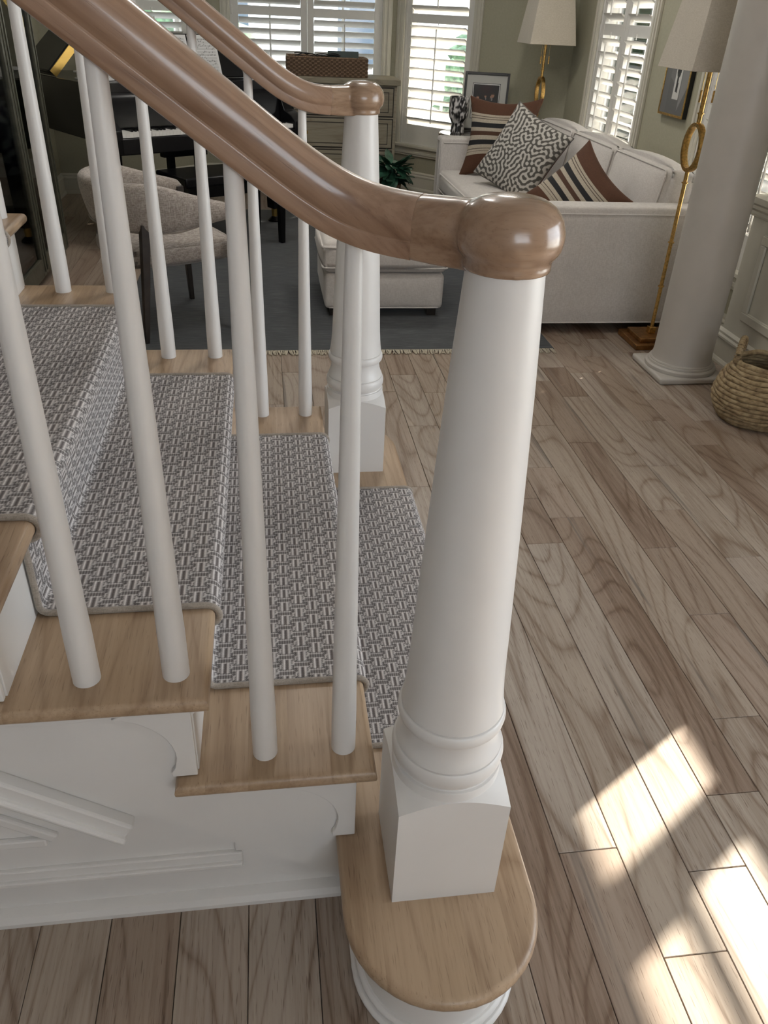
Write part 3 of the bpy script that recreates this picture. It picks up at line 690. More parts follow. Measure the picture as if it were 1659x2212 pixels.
# ------------------------------------------------------------------ glowing ceiling discs, unseen, added to brighten the living room
def fillmat():
    t = NT('fill_disc_glow'); t.set(Base_Color=(.9, .9, .88), Emission_Color=(1.0, 0.95, 0.88), Emission_Strength=FILL_L); return t.m
FILL_L = 38.0
M['glow'] = fillmat()
for k, (x, y, lb) in enumerate(((0.5, 2.45, 'added glowing fill disc on the ceiling nearest the stair'), (1.5, 4.3, 'added glowing fill disc on the ceiling above the sofa'), (-0.2, 4.3, 'added glowing fill disc on the ceiling above the chair'))):
    cl = thing('fill_disc', lb, 'lamp', (x, y, ZC - .06), group='added ceiling fill discs')
    MB().lathe([(.0, .06), (.24, .06), (.24, .01), (.225, 0), (.215, .0), (.215, .02), (0, .02)], 40).obj('rim', M['white'], cl)
    MB().lathe([(.214, .012), (.12, .004), (0, .002)], 40).obj('fill_face', M['glow'], cl)

# ------------------------------------------------------------------ rug
rg = thing('area_rug', 'dark slate grey flatwoven rug with pale knotted fringe under the seating', 'rug', (0.44, 4.4, 0))
RX, RY = 1.11, 1.59
MB().box(-RX, RX, -RY, RY, 0.001, 0.011).obj('rug_field', M['rug'], rg, bevel=0.004)
M['fringe'] = fabric('wool_fringe', (0.42, 0.37, 0.28), (0.52, 0.47, 0.37), 600)
for sg in (-1, 1):
    fr = MB(); rr = random.Random(5)
    for k in range(330):
        x = -RX + 0.01 + k * (2 * RX - 0.02) / 329; dx = rr.uniform(-.014, .014); ln = rr.uniform(.030, .046)
        p = [(x, sg * (RY - .004), .009), (x + dx * .4, sg * (RY + ln * .5), .007), (x + dx, sg * (RY + ln), .003)]
        fr.tube(p, 0.0032, 5)
    o = fr.obj('fringe', M['fringe'], rg); o['kind'] = 'stuff'

# ------------------------------------------------------------------ sofa, ottoman, pillows
sf = thing('sofa', 'pale linen sofa with track arms standing with its side to the viewer', 'sofa', (1.93, 4.33, 0))
def welt(parent, pts, r=0.005, mat='piping', closed=True):
    if closed:
        P = [Vector(p) for p in pts]; out = []; n = len(P)
        for i in range(n):
            a, b, c = P[i - 1], P[i], P[(i + 1) % n]; d0 = (a - b).normalized() * .03; d1 = (c - b).normalized() * .03
            for t in np.linspace(0, 1, 6): out.append((b + d0) * (1 - t) ** 2 + b * 2 * t * (1 - t) + (b + d1) * t * t)
        pts = out
    return MB().tube(pts, r, 6, closed).obj('piping', M[mat], parent)
sx0, sx1, sy0, sy1 = -0.51, 0.53, -1.27, 1.27
rbox(sx0, sx1, sy0, sy0 + .15, .055, .655, .018, 'arm', M['sofa'], sf)
rbox(sx0, sx1, sy1 - .15, sy1, .055, .655, .018, 'arm', M['sofa'], sf)
rbox(sx1 - .16, sx1, sy0 + .15, sy1 - .15, .055, .65, .018, 'back_frame', M['sofa'], sf)
rbox(sx0 + .02, sx1 - .16, sy0 + .15, sy1 - .15, .055, .27, .012, 'base', M['sofa'], sf)
for yy in (sy0 - .001, sy1 + .001, sy0 + .151, sy1 - .151):
    welt(sf, [(sx0 + .025, yy, .62), (sx1 - .03, yy, .62)], .004, closed=False)
welt(sf, [(sx0 - .001, sy1 - .125, .07), (sx0 - .001, sy1 - .125, .63), (sx0 - .001, sy1 - .025, .63), (sx0 - .001, sy1 - .025, .07)], .004, closed=False)
welt(sf, [(sx0 + .02, sy0 - .002, .062), (sx1 - .02, sy0 - .002, .062)], .004, closed=False)
ys = np.linspace(sy0 + .155, sy1 - .155, 3)
for a, b in zip(ys, ys[1:]):
    c = rbox(sx0 + .005, sx1 - .16, a + .004, b - .004, .272, .435, .028, 'seat_cushion', M['sofa'], sf, puff=.012)
    for zz in (.298, .409): welt(c, [(sx0 + .003, a + .004, zz), (sx1 - .17, a + .004, zz), (sx1 - .17, b - .004, zz), (sx0 + .003, b - .004, zz)])
ys = np.linspace(sy0 + .155, sy1 - .155, 4)
for k, (a, b) in enumerate(zip(ys, ys[1:])):
    c = rbox(.17, .365, a + .006, b - .006, 0, .40, .045, 'back_cushion', M['sofa'], sf, puff=.03)
    c.location = (.0, 0, .452); c.rotation_euler = (0, math.radians(9), 0)
    for xx in (.176, .359): welt(c, [(xx, a + .022, .016), (xx, b - .022, .016), (xx, b - .022, .384), (xx, a + .022, .384)])
for x in (sx0 + .08, sx1 - .08):
    for y in (sy0 + .08, sy1 - .08): MB().box(x - .025, x + .025, y - .025, y + .025, .0115 if x < 0 else 0, .056).obj('leg', M['legwood'], sf)

ot = thing('ottoman', 'pale linen ottoman with a loose cushion top on the dark rug', 'ottoman', (0.73, 3.63, 0.0115))
rbox(-.325, .325, -.33, .33, .045, .235, .022, 'base', M['sofa'], ot, puff=.006)
c = rbox(-.335, .335, -.34, .34, .240, .405, .035, 'cushion', M['sofa'], ot, puff=.016)
for zz in (.270, .375): welt(c, [(-.338, -.343, zz), (.338, -.343, zz), (.338, .343, zz), (-.338, .343, zz)], .0045)
welt(ot, [(-.312, -.326, .052), (.312, -.326, .052), (.312, .326, .052), (-.312, .326, .052)], .004)
for x in (-.27, .27):
    for y in (-.27, .27): MB().box(x - .025, x + .025, y - .025, y + .025, 0, .046).obj('leg', M['legwood'], ot)

def pillow(name, label, size, T, colour, loc, mat_rot, n=60, pinch=0.12, back=(0.075, 0.032, 0.016)):
    root = thing(name, label, 'pillow', loc); root.rotation_mode = 'QUATERNION'; root.rotation_quaternion = mat_rot.to_quaternion()
    u = np.linspace(-1, 1, n); U, V = np.meshgrid(u, u, indexing='ij')
    k = (1 - U ** 2) * (1 - V ** 2); th = T * np.sign(k) * np.abs(k) ** 0.42
    X = size / 2 * U * (1 - pinch * (1 - V ** 2)); Y = size / 2 * V * (1 - pinch * (1 - U ** 2))
    for sgn, nm in ((1, 'front_panel'), (-1, 'back_panel')):
        P = np.stack([X, Y, sgn * (th + 0.003)], -1)
        C = colour(U, V) if sgn > 0 else np.broadcast_to(np.array(back), (n, n, 3)).copy()
        link(nm, grid_mesh(nm, P if sgn > 0 else P[::-1], C if sgn > 0 else C[::-1], M['painted']), root)
    ring = [(X[i, 0], Y[i, 0], 0) for i in range(n)] + [(X[-1, j], Y[-1, j], 0) for j in range(1, n)] + [(X[i, -1], Y[i, -1], 0) for i in range(n - 2, -1, -1)] + [(X[0, j], Y[0, j], 0) for j in range(n - 2, 0, -1)]
    MB().tube(ring[::2], .0045, 6, True).obj('piping', M['pillowpipe' if name != 'maze_pillow' else 'mazepipe'], root)
    return root
M['pillowpipe'] = fabric('brown_velvet_piping', (0.10, 0.04, 0.018), (0.15, 0.065, 0.03), 700)
M['mazepipe'] = fabric('charcoal_piping', (0.10, 0.095, 0.085), (0.16, 0.15, 0.14), 700)
def stripes(seam=0.0):
    bands = [(-1.0, 'br'), (-.52, 'cr'), (-.44, 'ln'), (-.425, 'cr'), (-.37, 'ln'), (-.355, 'cr'), (-.26, 'bk'), (-.12, 'cr'), (.0, 'rb'), (.12, 'cr'), (.22, 'bk'), (.36, 'cr'), (.46, 'ln'), (.475, 'cr'), (.52, 'ln'), (.535, 'cr'), (.60, 'br')]
    pal = dict(br=(.085, .034, .016), cr=(.43, .375, .30), ln=(.06, .04, .03), bk=(.012, .012, .014), rb=(.075, .034, .018))
    def f(U, V):
        C = np.zeros(U.shape + (3,)); w = V
        for lo, k in bands: C[w >= lo] = pal[k]
        return C * (1 + RNG.normal(0, .10, U.shape))[..., None]
    return f
def maze(U, V):
    n = U.shape[0]; f = np.fft.fftfreq(n) * n; A, B = np.meshgrid(f, f); r = (A ** 4 + B ** 4) ** .25
    flt = np.exp(-((r - 15.0) / 4.5) ** 2); z = RNG.normal(0, 1, (n, n))
    for _ in range(3):                      # meandering maze lines
        z = np.real(np.fft.ifft2(np.fft.fft2(z) * flt)); z = np.tanh(2.5 * z / z.std())
    k = np.clip(.5 + .9 * z, 0, 1)[..., None]
    return (1 - k) * np.array([.085, .08, .07]) + k * np.array([.50, .475, .44])
def face(nrm, up):
    z = Vector(nrm).normalized(); y = (Vector(up) - z * z.dot(Vector(up))).normalized(); x = y.cross(z)
    return Matrix((x, y, z)).transposed()
pillow('striped_pillow', 'brown velvet and cream striped pillow standing in the far corner of the sofa', .54, .085, stripes(), (1.79, 5.16, .695), face((-.55, -.80, .30), (.12, .25, 1)), 220, .17)
pillow('maze_pillow', 'grey and cream maze-patterned square pillow leaning in the middle of the sofa', .52, .085, maze, (1.815, 4.66, .655), face((-.72, -.62, .42), (.60, -.02, 1)), 240, .09)
pillow('striped_pillow', 'brown velvet and cream striped pillow with a point up, behind the near sofa arm', .46, .095, stripes(), (1.80, 3.52, .60), face((-.62, -.66, .50), (.75, -.30, .9)), 220, .14)

# ------------------------------------------------------------------ gold floor lamps
def floor_lamp(loc, label):
    L = thing('floor_lamp', label, 'lamp', loc, group='gold floor lamps')
    b = MB(); b.box(-.125, .125, -.125, .125, 0, .030); b.box(-.092, .092, -.092, .092, .030, .052); b.obj('base', M['goldbase'], L, bevel=.004)
    MB().box(-.018, .018, -.018, .018, .052, .085).obj('socket', M['gold'], L, bevel=.002)
    p = MB(); p.lathe([(0, .08), (.0095, .08), (.0095, .851), (0, .851)], 14); p.lathe([(0, 1.059), (.0105, 1.059), (.0105, 1.34), (0, 1.34)], 14)
    for z in (.30, .52, .80, 1.10): p.lathe([(0, z - .004), (.0155, z - .003), (.0155, z + .003), (0, z + .004)], 14)
    p.obj('pole', M['gold'], L, smooth=40)
    ring = [(0, .092 * math.cos(a) * .86, .955 + .098 * math.sin(a)) for a in np.linspace(0, 2 * PI, 49)[:-1]]
    MB().sweep([(-.008, -.014), (.008, -.014), (.010, 0), (.008, .014), (-.008, .014), (-.010, 0)], ring, True, up=(1, 0, 0)).obj('ring', M['gold'], L, smooth=40)
    def frustum(a, b, z0, z1, t):
        vs = []
        for (h, z) in ((a, z0), (b, z1), (b - t, z1), (a - t, z0)): vs += [(-h, -h, z), (h, -h, z), (h, h, z), (-h, h, z)]
        fs = [(k * 4 + i, k * 4 + (i + 1) % 4, ((k + 1) % 4) * 4 + (i + 1) % 4, ((k + 1) % 4) * 4 + i) for k in range(4) for i in range(4)]
        return MB().add(vs, fs)
    frustum(.175, .115, 1.275, 1.70, .003).obj('shade', M['shade'], L, bevel=.002, smooth=0)
    for s in (-1, 1):
        ch = MB(); ch.tube([(s * .03, -.02, 1.33), (s * .031, -.02, 1.19 if s < 0 else 1.20)], .0012, 6)
        ch.obj('pull_chain', M['brass'], L)
        MB().lathe([(0, 0), (.005, .002), (.005, .05), (0, .052)], 10).obj('pull_handle', M['gold'], L, loc=(s * .031, -.02, 1.145))
    return L
M['goldbase'] = plain('antique_gold_base', (.32, .16, .055), .38, .75, noise=.3, nscale=30)
floor_lamp((2.112, 2.925, 0), 'gold floor lamp with a ring stem standing in front of the sofa arm')
floor_lamp((2.235, 5.775, 0), 'gold floor lamp with a ring stem in the corner behind the sofa')

# ------------------------------------------------------------------ seagrass basket
bk = thing('basket', 'round coiled seagrass basket with a looped handle beside the column', 'basket', (2.180, 1.985, 0))
prof = [(.135, .012), (.152, .030), (.164, .048), (.172, .066), (.177, .084), (.179, .102), (.179, .120), (.176, .138), (.171, .156), (.164, .174), (.155, .192), (.145, .209), (.135, .225), (.126, .240), (.121, .255)]
for i, (r, z) in enumerate(prof):
    ring = [((r + .0025 * math.sin(7 * a + i * 1.7)) * math.cos(a), (r + .0025 * math.sin(7 * a + i * 1.7)) * math.sin(a), z + .002 * math.sin(5 * a + i)) for a in np.linspace(0, 2 * PI, 57)[:-1]]
    MB().tube(ring, .0112 if i < len(prof) - 1 else .0125, 8, True).obj('coil', M['seagrass'], bk, smooth=60)
MB().lathe([(0, .004), (.137, .004), (.137, .016), (0, .016)], 40).obj('basket_floor', M['seagrass'], bk)
for sx in (-1, 1):
    hp = [(.10 * math.cos(a) * .62, sx * .118, .262 + .072 * math.sin(a)) for a in np.linspace(-.15, PI + .15, 22)]
    R = Matrix.Rotation(math.radians(52), 4, 'Z')
    hm = MB().tube(hp, .013, 9, T=R)
    for i in range(1, 21): hm.sweep([(.0155 * math.cos(q), .0155 * math.sin(q)) for q in np.linspace(0, 2 * PI, 9)[:-1]], [Vector(hp[i]) - (Vector(hp[i]) - Vector(hp[i - 1])) * .32, Vector(hp[i])], T=R)
    hm.obj('handle', M['seagrass'], bk)

# ------------------------------------------------------------------ accent chair
ac = thing('accent_chair', 'taupe tweed barrel-back chair with dark tapered legs seen from behind', 'chair', (-0.42, 3.25, 0.0115), math.radians(27))
c = rbox(-.25, .29, -.243, .243, .345, .455, .045, 'seat', M['chairfab'], ac, puff=.035, seg=4)
# curved back with sloping arms: a band swept round the rear
th = np.linspace(math.radians(-78), math.radians(78), 41); P = []
def band(th_, t):
    x = -.30 * math.cos(th_) + .0; y = .33 * math.sin(th_)
    return x, y
bm_ = MB(); pathp = [(.27, -.325)] + [(.15, -.335)] + [(-.02, -.325)] + [(-.27 * math.cos(a), .31 * math.sin(a)) for a in np.linspace(math.radians(-72), math.radians(72), 25)] + [(-.02, .325), (.15, .335), (.27, .325)]
vs = []; m = len(pathp)
for i, (x, y) in enumerate(pathp):
    s = max(0.0, min(1.0, (x + .10) / .36)); s = s * s * (3 - 2 * s)
    zt = .735 * (1 - s) + .63 * s; zb = .52 * (1 - s) + .575 * s; lean = -.05 * (1 - s)
    a, b = Vector(pathp[max(i - 1, 0)]), Vector(pathp[min(i + 1, m - 1)]); d = (b - a).normalized(); nrm = Vector((d.y, -d.x)); tk = .040 * (1 - s) + .030 * s
    for (o_, zz) in ((1, zb + .01), (1.05, (zb + zt) / 2), (.9, zt - .025), (.45, zt - .004), (0, zt), (-.45, zt - .004), (-.9, zt - .025), (-1.05, (zb + zt) / 2), (-1, zb + .01), (-.5, zb), (.5, zb)):
        q = Vector((x, y)) + nrm * o_ * tk; f = (zz - .52) / .22; vs.append((q.x + lean * f, q.y, zz))
k = 11; fs = [(i * k + j, i * k + (j + 1) % k, (i + 1) * k + (j + 1) % k, (i + 1) * k + j) for i in range(m - 1) for j in range(k)] + [tuple(range(k)), tuple(range((m - 1) * k, m * k))]
bo = MB().add(vs, fs).obj('back_and_arms', M['chairfab'], ac, smooth=70); sub = bo.modifiers.new('soft', 'SUBSURF'); sub.levels = 1; sub.render_levels = 1
MB().tube([vs[i * k + 9] for i in range(m)], .0045, 6).obj('piping', M['chairpipe'], ac)
MB().tube([Vector(vs[i * k + 8]) + Vector((0, 0, .006)) for i in range(8, m - 8)] + [], .004, 6).obj('piping', M['chairpipe'], ac)
pn = [Vector(vs[i * k + 2]) for i in range(6, m - 6)]
MB().tube([pn[0] + Vector((0, 0, -.16))] + pn + [pn[-1] + Vector((0, 0, -.16))], .0035, 6).obj('piping', M['chairpipe'], ac)
def leg(x0, y0, z0, x1, y1, w0, w1, zb=0.0):
    vs = []
    for x, y, z, w_ in ((x1, y1, zb, w1), ((x0 + x1) / 2 * 1.0 + (x0 - x1) * .08, (y0 + y1) / 2, z0 * .55, (w0 + w1) / 2 * 1.05), (x0, y0, z0, w0)):
        vs += [(x - w_, y - w_, z), (x + w_, y - w_, z), (x + w_, y + w_, z), (x - w_, y + w_, z)]
    fs = [(0, 3, 2, 1), (8, 9, 10, 11)] + [(r * 4 + i, r * 4 + (i + 1) % 4, r * 4 + 4 + (i + 1) % 4, r * 4 + 4 + i) for r in (0, 1) for i in range(4)]
    MB().add(vs, fs).obj('leg', M['legwood'], ac, bevel=.003)
leg(-.165, -.272, .56, -.215, -.262, .021, .012); leg(-.165, .272, .56, -.215, .262, .021, .012, -.0115)
leg(.245, -.315, .60, .255, -.29, .019, .012); leg(.245, .315, .60, .255, .29, .019, .012)

# ------------------------------------------------------------------ grand piano and bench
pn_rot = math.radians(34.9)
pi_ = thing('grand_piano', 'black lacquered grand piano with its keyboard towards the hall', 'piano', (-0.766, 4.658, 0), pn_rot)
KW = 1.318
outl = [(-.10, .02), (KW + .10, .02), (KW + .10, .52)] + [(KW + .10 - .62 * (1 - math.cos(a)) * .95, .52 + .45 * math.sin(a)) for a in np.linspace(.15, PI / 2 * .95, 10)] + [(.46, 1.08), (.24, 1.17), (.06, 1.18), (-.07, 1.13), (-.10, 1.02)]
up = [(x, max(y, .20)) for x, y in outl]
MB().prism(up, .66, .985, 2).obj('case', M['piano'], pi_, smooth=40, bevel=.004)
MB().prism([(-.10, -.03), (KW + .10, -.03), (KW + .10, .30), (-.10, .30)], .60, .695, 2).obj('key_bed', M['piano'], pi_, bevel=.006)
for x0, x1 in ((-.10, -.004), (KW + .004, KW + .10)):
    MB().prism([(-.03, .60), (-.03, .74), (.02, .775), (.10, .80), (.20, .985), (.24, .985), (.24, .60)], x0, x1, 0).obj('cheek', M['piano'], pi_, bevel=.006)
nk = 52; kw = KW / nk
km = MB().box(.0006, kw - .0006, -.012, .15, .698, .722).mesh('white_key', M['ivory'], 0)
bmk = MB().box(-.0065, .0065, .05, .15, .722, .735).mesh('black_key', M['piano'], 0)
for i in range(nk):
    link('white_key', km, pi_, loc=(i * kw, 0, 0))
    if (i - 5) % 7 not in (1, 4) and i < nk - 1 and i != 1: link('black_key', bmk, pi_, loc=((i + 1) * kw, 0, 0))
MB().prism([(.15, .72), (.165, .90), (.185, .93), (.20, .93), (.20, .70)], -.004, KW + .004, 0).obj('fallboard', M['piano'], pi_, bevel=.003)
md = MB().box(-.36, .36, -.008, .008, 0, .27).obj('music_desk', M['piano'], pi_, bevel=.004); md.location = (KW / 2 + .17, .40, .988); md.rotation_euler = (math.radians(-18), 0, 0)
# lid: hinged on the bass side, raised, with its front leaf folded back on top
lid = MB(); poly = [(x + .10, y) for x, y in up if y > .62] + [(KW * .55, .62), (0.0, .62)]
poly = [(0, .62), (1.05, .62), (1.02, .80), (.80, .92), (.60, 1.02), (.35, 1.13), (.12, 1.16), (0, 1.10)]
lo_ = MB().prism(poly, 0, .022, 2).obj('lid', M['piano'], pi_, bevel=.004); lo_.location = (-.10, 0, .99); lo_.rotation_euler = (0, math.radians(-44), 0)
MB().prism([(0, .64), (.95, .64), (.95, 1.02), (.30, 1.04), (0, 1.04)], .026, .046, 2).obj('folded_leaf', M['lidleaf'] if 'lidleaf' in M else M['piano'], lo_, bevel=.004)
MB().box(0.0, 1.05, .612, .622, -.004, .045).obj('hinge', M['brass'], lo_, smooth=0)
for (x, y) in ((.02, .22), (KW - .02, .22), (.35, .95)):
    MB().prism([(-.055, 0), (.055, 0), (.035, -.55), (-.035, -.55)], -.045, .045, 1, T=Matrix.Translation((x, y, .66))).obj('leg', M['piano'], pi_, bevel=.004)
    MB().lathe([(0, .05), (.022, .05), (.024, .112), (0, .112)], 14).obj('ferrule', M['brass'], pi_, loc=(x, y, 0))
    MB().lathe([(0, .013), (.050, .013), (.052, .022), (.040, .034), (.022, .05), (0, .05)], 18).obj('caster_cup', M['piano'], pi_, loc=(x, y, 0))
ly = MB(); ly.box(.52, .57, .38, .42, .10, .66); ly.box(.74, .79, .38, .42, .10, .66); ly.box(.47, .84, .36, .44, .08, .14); ly.box(.48, .83, .37, .43, .50, .54); ly.obj('lyre', M['piano'], pi_, bevel=.004)
for x in (.59, .655, .72): MB().box(x - .010, x + .010, .24, .37, .085, .098).obj('pedal', M['brass'], pi_, bevel=.004)
pb = thing('piano_bench', 'black piano bench tucked under the keyboard', 'bench', (-.766 + .60 * math.cos(pn_rot) + .20 * math.sin(pn_rot), 4.658 + .60 * math.sin(pn_rot) - .20 * math.cos(pn_rot), .0115), pn_rot)
MB().box(-.40, .40, -.19, .19, .43, .49).obj('seat', M['piano'], pb, bevel=.012, seg=3)
MB().box(-.37, .37, -.165, .165, .36, .43).obj('apron', M['piano'], pb, bevel=.003)
for x in (-.35, .35):
    for y in (-.15, .15): MB().prism([(-.028, 0), (.028, 0), (.016, -.37), (-.016, -.37)], -.020, .020, 1, T=Matrix.Translation((x, y, .37))).obj('leg', M['piano'], pb, bevel=.003)
# sheet music on the desk
def sheet(U, V):
    C = np.full(U.shape + (3,), .60); v = (1 - V) / 2; u = (U + 1) / 2
    for s in range(6):
        y0 = .07 + s * .155
        for l in range(5): C[(np.abs(v - y0 - l * .011) < .0026) & (u > .06) & (u < .94)] = .34
        for l in range(5): C[(np.abs(v - y0 - .075 - l * .011) < .0026) & (u > .06) & (u < .94)] = .34
        rr = random.Random(s)
        for q in range(17):
            xx = .10 + .82 * q / 17 + rr.uniform(-.01, .01); yy = y0 + rr.choice((0, .01, .02, .03, .04)) + rr.choice((0, .075))
            C[((u - xx) / .012) ** 2 + ((v - yy) / .009) ** 2 < 1] = .03
            C[(np.abs(u - xx - .01) < .0035) & (v < yy) & (v > yy - .03)] = .05
    return C
def flat(name, w_, h_, nx, ny, fn, mat, parent, loc, rot):
    U, V = np.meshgrid(np.linspace(-1, 1, nx), np.linspace(-1, 1, ny), indexing='ij')
    me = grid_mesh(name, np.stack([U * w_ / 2, U * 0, V * h_ / 2], -1), fn(U, V), mat, smooth=False); return link(name, me, parent, loc=loc, rot=rot)
for k, (dx, lab) in enumerate(((-.115, 'left page of sheet music on the piano desk'), (.115, 'right page of sheet music on the piano desk'))):
    sm = thing('sheet_music', lab, 'sheet music', group='sheet music on the desk'); lp = Vector((KW / 2 + .12 + dx, .385 - .004, .992)); lp.rotate(Matrix.Rotation(pn_rot, 3, 'Z'))
    sm.location = Vector((-.766, 4.658, 0)) + lp; sm.rotation_euler = (math.radians(-18), 0, pn_rot)
    MB().box(-.11, .11, .0003, .0015, .004, .262).obj('page', M['paper'], sm, smooth=0)
    flat('printed_notes', .21, .25, 130, 160, sheet, M['print'], sm, (0, -.0005, .133), None)
pm_ = thing('paper_stack', 'loose stack of music books on the left end of the piano', 'papers'); lp = Vector((.12, .42, .987)); lp.rotate(Matrix.Rotation(pn_rot, 3, 'Z')); pm_.location = Vector((-.766, 4.658, 0)) + lp; pm_.rotation_euler = (0, 0, pn_rot + .1)
for k in range(5): MB().box(-.13, .13, -.10, .10, k * .009, k * .009 + .008).obj('book', M['paper'], pm_, loc=(random.uniform(-.015, .015), random.uniform(-.01, .01), 0), rot=(0, 0, random.uniform(-.12, .12)))
gl_ = thing('gooseneck_lamp', 'thin black gooseneck light arching over the music desk', 'lamp'); lp = Vector((KW / 2 - .10, .56, .987)); lp.rotate(Matrix.Rotation(pn_rot, 3, 'Z')); gl_.location = Vector((-.766, 4.658, 0)) + lp
MB().lathe([(0, 0), (.035, 0), (.035, .008), (.008, .014), (0, .014)], 16).obj('foot', M['cable'], gl_)
MB().tube([(0, 0, .01), (0, 0, .26)] + [(.035 - .035 * math.cos(a), 0, .26 + .05 * math.sin(a)) for a in np.linspace(.2, PI, 12)] + [(.072, 0, .24)], .004, 8).obj('stem', M['cable'], gl_)

# ------------------------------------------------------------------ dresser and what stands on it
dr = thing('dresser', 'weathered grey-green wooden dresser with framed drawers under the bay window', 'dresser', (0.72, 6.83, 0))
M['dres'] = wood('weathered_dresser', [(0, (.30, .27, .20)), (.5, (.34, .305, .23)), (1, (.27, .24, .18))], 0, rough=.6, ring=.8, contrast=.30)
M['dresedge'] = plain('dark_worn_edge', (.035, .028, .02), .6)
MB().box(-.53, .53, -.21, .22, .14, .90).obj('body', M['dres'], dr, bevel=.004)
MB().box(-.555, .555, -.24, .24, .90, .945).obj('top', M['dres'], dr, bevel=.005)
for i, (z0, z1) in enumerate(((.155, .395), (.405, .645), (.655, .885))):
    MB().box(-.505, .505, -.2125, -.2095, z0, z1).obj('drawer_gap', M['dresedge'], dr, smooth=0)
    d = MB().box(-.495, .495, -.222, -.21, z0 + .010, z1 - .010).obj('drawer', M['dres'], dr, bevel=.002)
    e = MB()
    for a, b, c_, d_ in ((-.46, .46, z0 + .036, z0 + .042), (-.46, .46, z1 - .042, z1 - .036), (-.46, -.454, z0 + .036, z1 - .036), (.454, .46, z0 + .036, z1 - .036)): e.box(a, b, -.2235, -.2215, c_, d_)
    e.obj('panel_line', M['dresedge'], d, smooth=0)
    for x in (-.25, .25): MB().lathe([(0, 0), (.014, .002), (.018, .012), (.010, .022), (0, .024)], 14).obj('knob', M['brass'], d, loc=(x, -.222, (z0 + z1) / 2), rot=(math.radians(90), 0, 0))
for x in (-.49, .49):
    for y in (-.17, .18): MB().prism([(-.035, 0), (.035, 0), (.018, -.14), (-.018, -.14)], -.025, .025, 1, T=Matrix.Translation((x, y, .14))).obj('leg', M['dres'], dr, bevel=.003)
tb = thing('wicker_tray', 'dark rectangular wicker basket full of cables on the dresser', 'basket', (0.66, 6.80, .946))
for (x0, x1, y0, y1) in ((-.335, .335, -.15, -.135), (-.335, .335, .135, .15), (-.335, -.32, -.135, .135), (.32, .335, -.135, .135)):
    ww = MB(); long_x = (x1 - x0) > (y1 - y0)
    MB().box(x0, x1, y0, y1, 0, .135).obj('side_wall', M['wickerdark'], tb, smooth=0)
    for r in range(9):
        n = 30 if long_x else 12
        for q in range(n):
            if (q + r) % 2: continue
            if long_x: a = x0 + (x1 - x0) * q / n; ww.box(a, a + (x1 - x0) / n, y0 - .007, y1 + .007, .004 + r * .0142, .004 + r * .0142 + .0115)
            else: a = y0 + (y1 - y0) * q / n; ww.box(x0 - .007, x1 + .007, a, a + (y1 - y0) / n, .004 + r * .0142, .004 + r * .0142 + .0115)
    ww.obj('woven_side', M['wicker'], tb, smooth=0)
MB().box(-.32, .32, -.135, .135, 0, .012).obj('tray_floor', M['wicker'], tb, smooth=0)
MB().tube([(-.335, -.143, .136), (.335, -.143, .136), (.335, .143, .136), (-.335, .143, .136)], .008, 8, True).obj('rim', M['wicker'], tb)
b_ = MB().box(-.13, .13, -.016, .016, 0, .17).obj('book', M['bookgreen'], None, bevel=.003); b_.location = (.80, 6.755, .962); b_.rotation_euler = (math.radians(-12), 0, .04); tag(b_, 'dark green book standing up out of the wicker basket', 'book')
cb = MB(); rr = random.Random(3)
for k in range(3):
    p = [(.40 + .09 * q + rr.uniform(-.02, .02), 6.72 + rr.uniform(-.02, .05), 1.088 + rr.uniform(-.012, .022)) for q in range(5)]
    Q = [Vector(p[0])]
    for i in range(len(p) - 1):
        for t in np.linspace(.2, 1, 5): Q.append(Vector(p[i]).lerp(Vector(p[i + 1]), t) + Vector((0, 0, .008 * math.sin(t * PI))))
    cb.tube(Q, .0045, 6)
tag(cb.obj('cable_bundle', M['cable']), 'tangle of black cables along the rim of the wicker basket', 'cable')

# plant in front of the dresser
pl = thing('potted_plant', 'dark green leafy plant in a pot at the right end of the dresser', 'plant', (1.20, 6.38, 0))
MB().lathe([(0, 0), (.06, 0), (.085, .16), (.09, .165), (.08, .165), (.075, .14), (0, .14)], 24).obj('pot', M['wicker'], pl)
lf = []
n = 9; u = np.linspace(0, 1, n); vs = []
for i, t in enumerate(u):
    wd = .040 * math.sin(PI * min(1, t * .97 + .03)) ** .8; zc = .012 * math.sin(t * PI)
    vs += [(t * .17, -wd, zc), (t * .17, 0, zc - .006), (t * .17, wd, zc)]
fs = [(i * 3 + j, i * 3 + j + 1, i * 3 + j + 4, i * 3 + j + 3) for i in range(n - 1) for j in (0, 1)]
lm = MB().add(vs, fs).mesh('leaf', M['leaf'], 60); rr = random.Random(11)
for k in range(60):
    a = rr.uniform(0, 2 * PI); e = rr.uniform(-.9, .7); r = rr.uniform(.02, .05); zz = .20 + rr.uniform(0, .13)
    link('leaf', lm, pl, loc=(r * math.cos(a), r * math.sin(a), zz), rot=(rr.uniform(-.4, .4), -e, a)); 
MB().lathe([(0, .14), (.012, .14), (.008, .30), (0, .30)], 8).obj('stem', M['leaf'], pl)

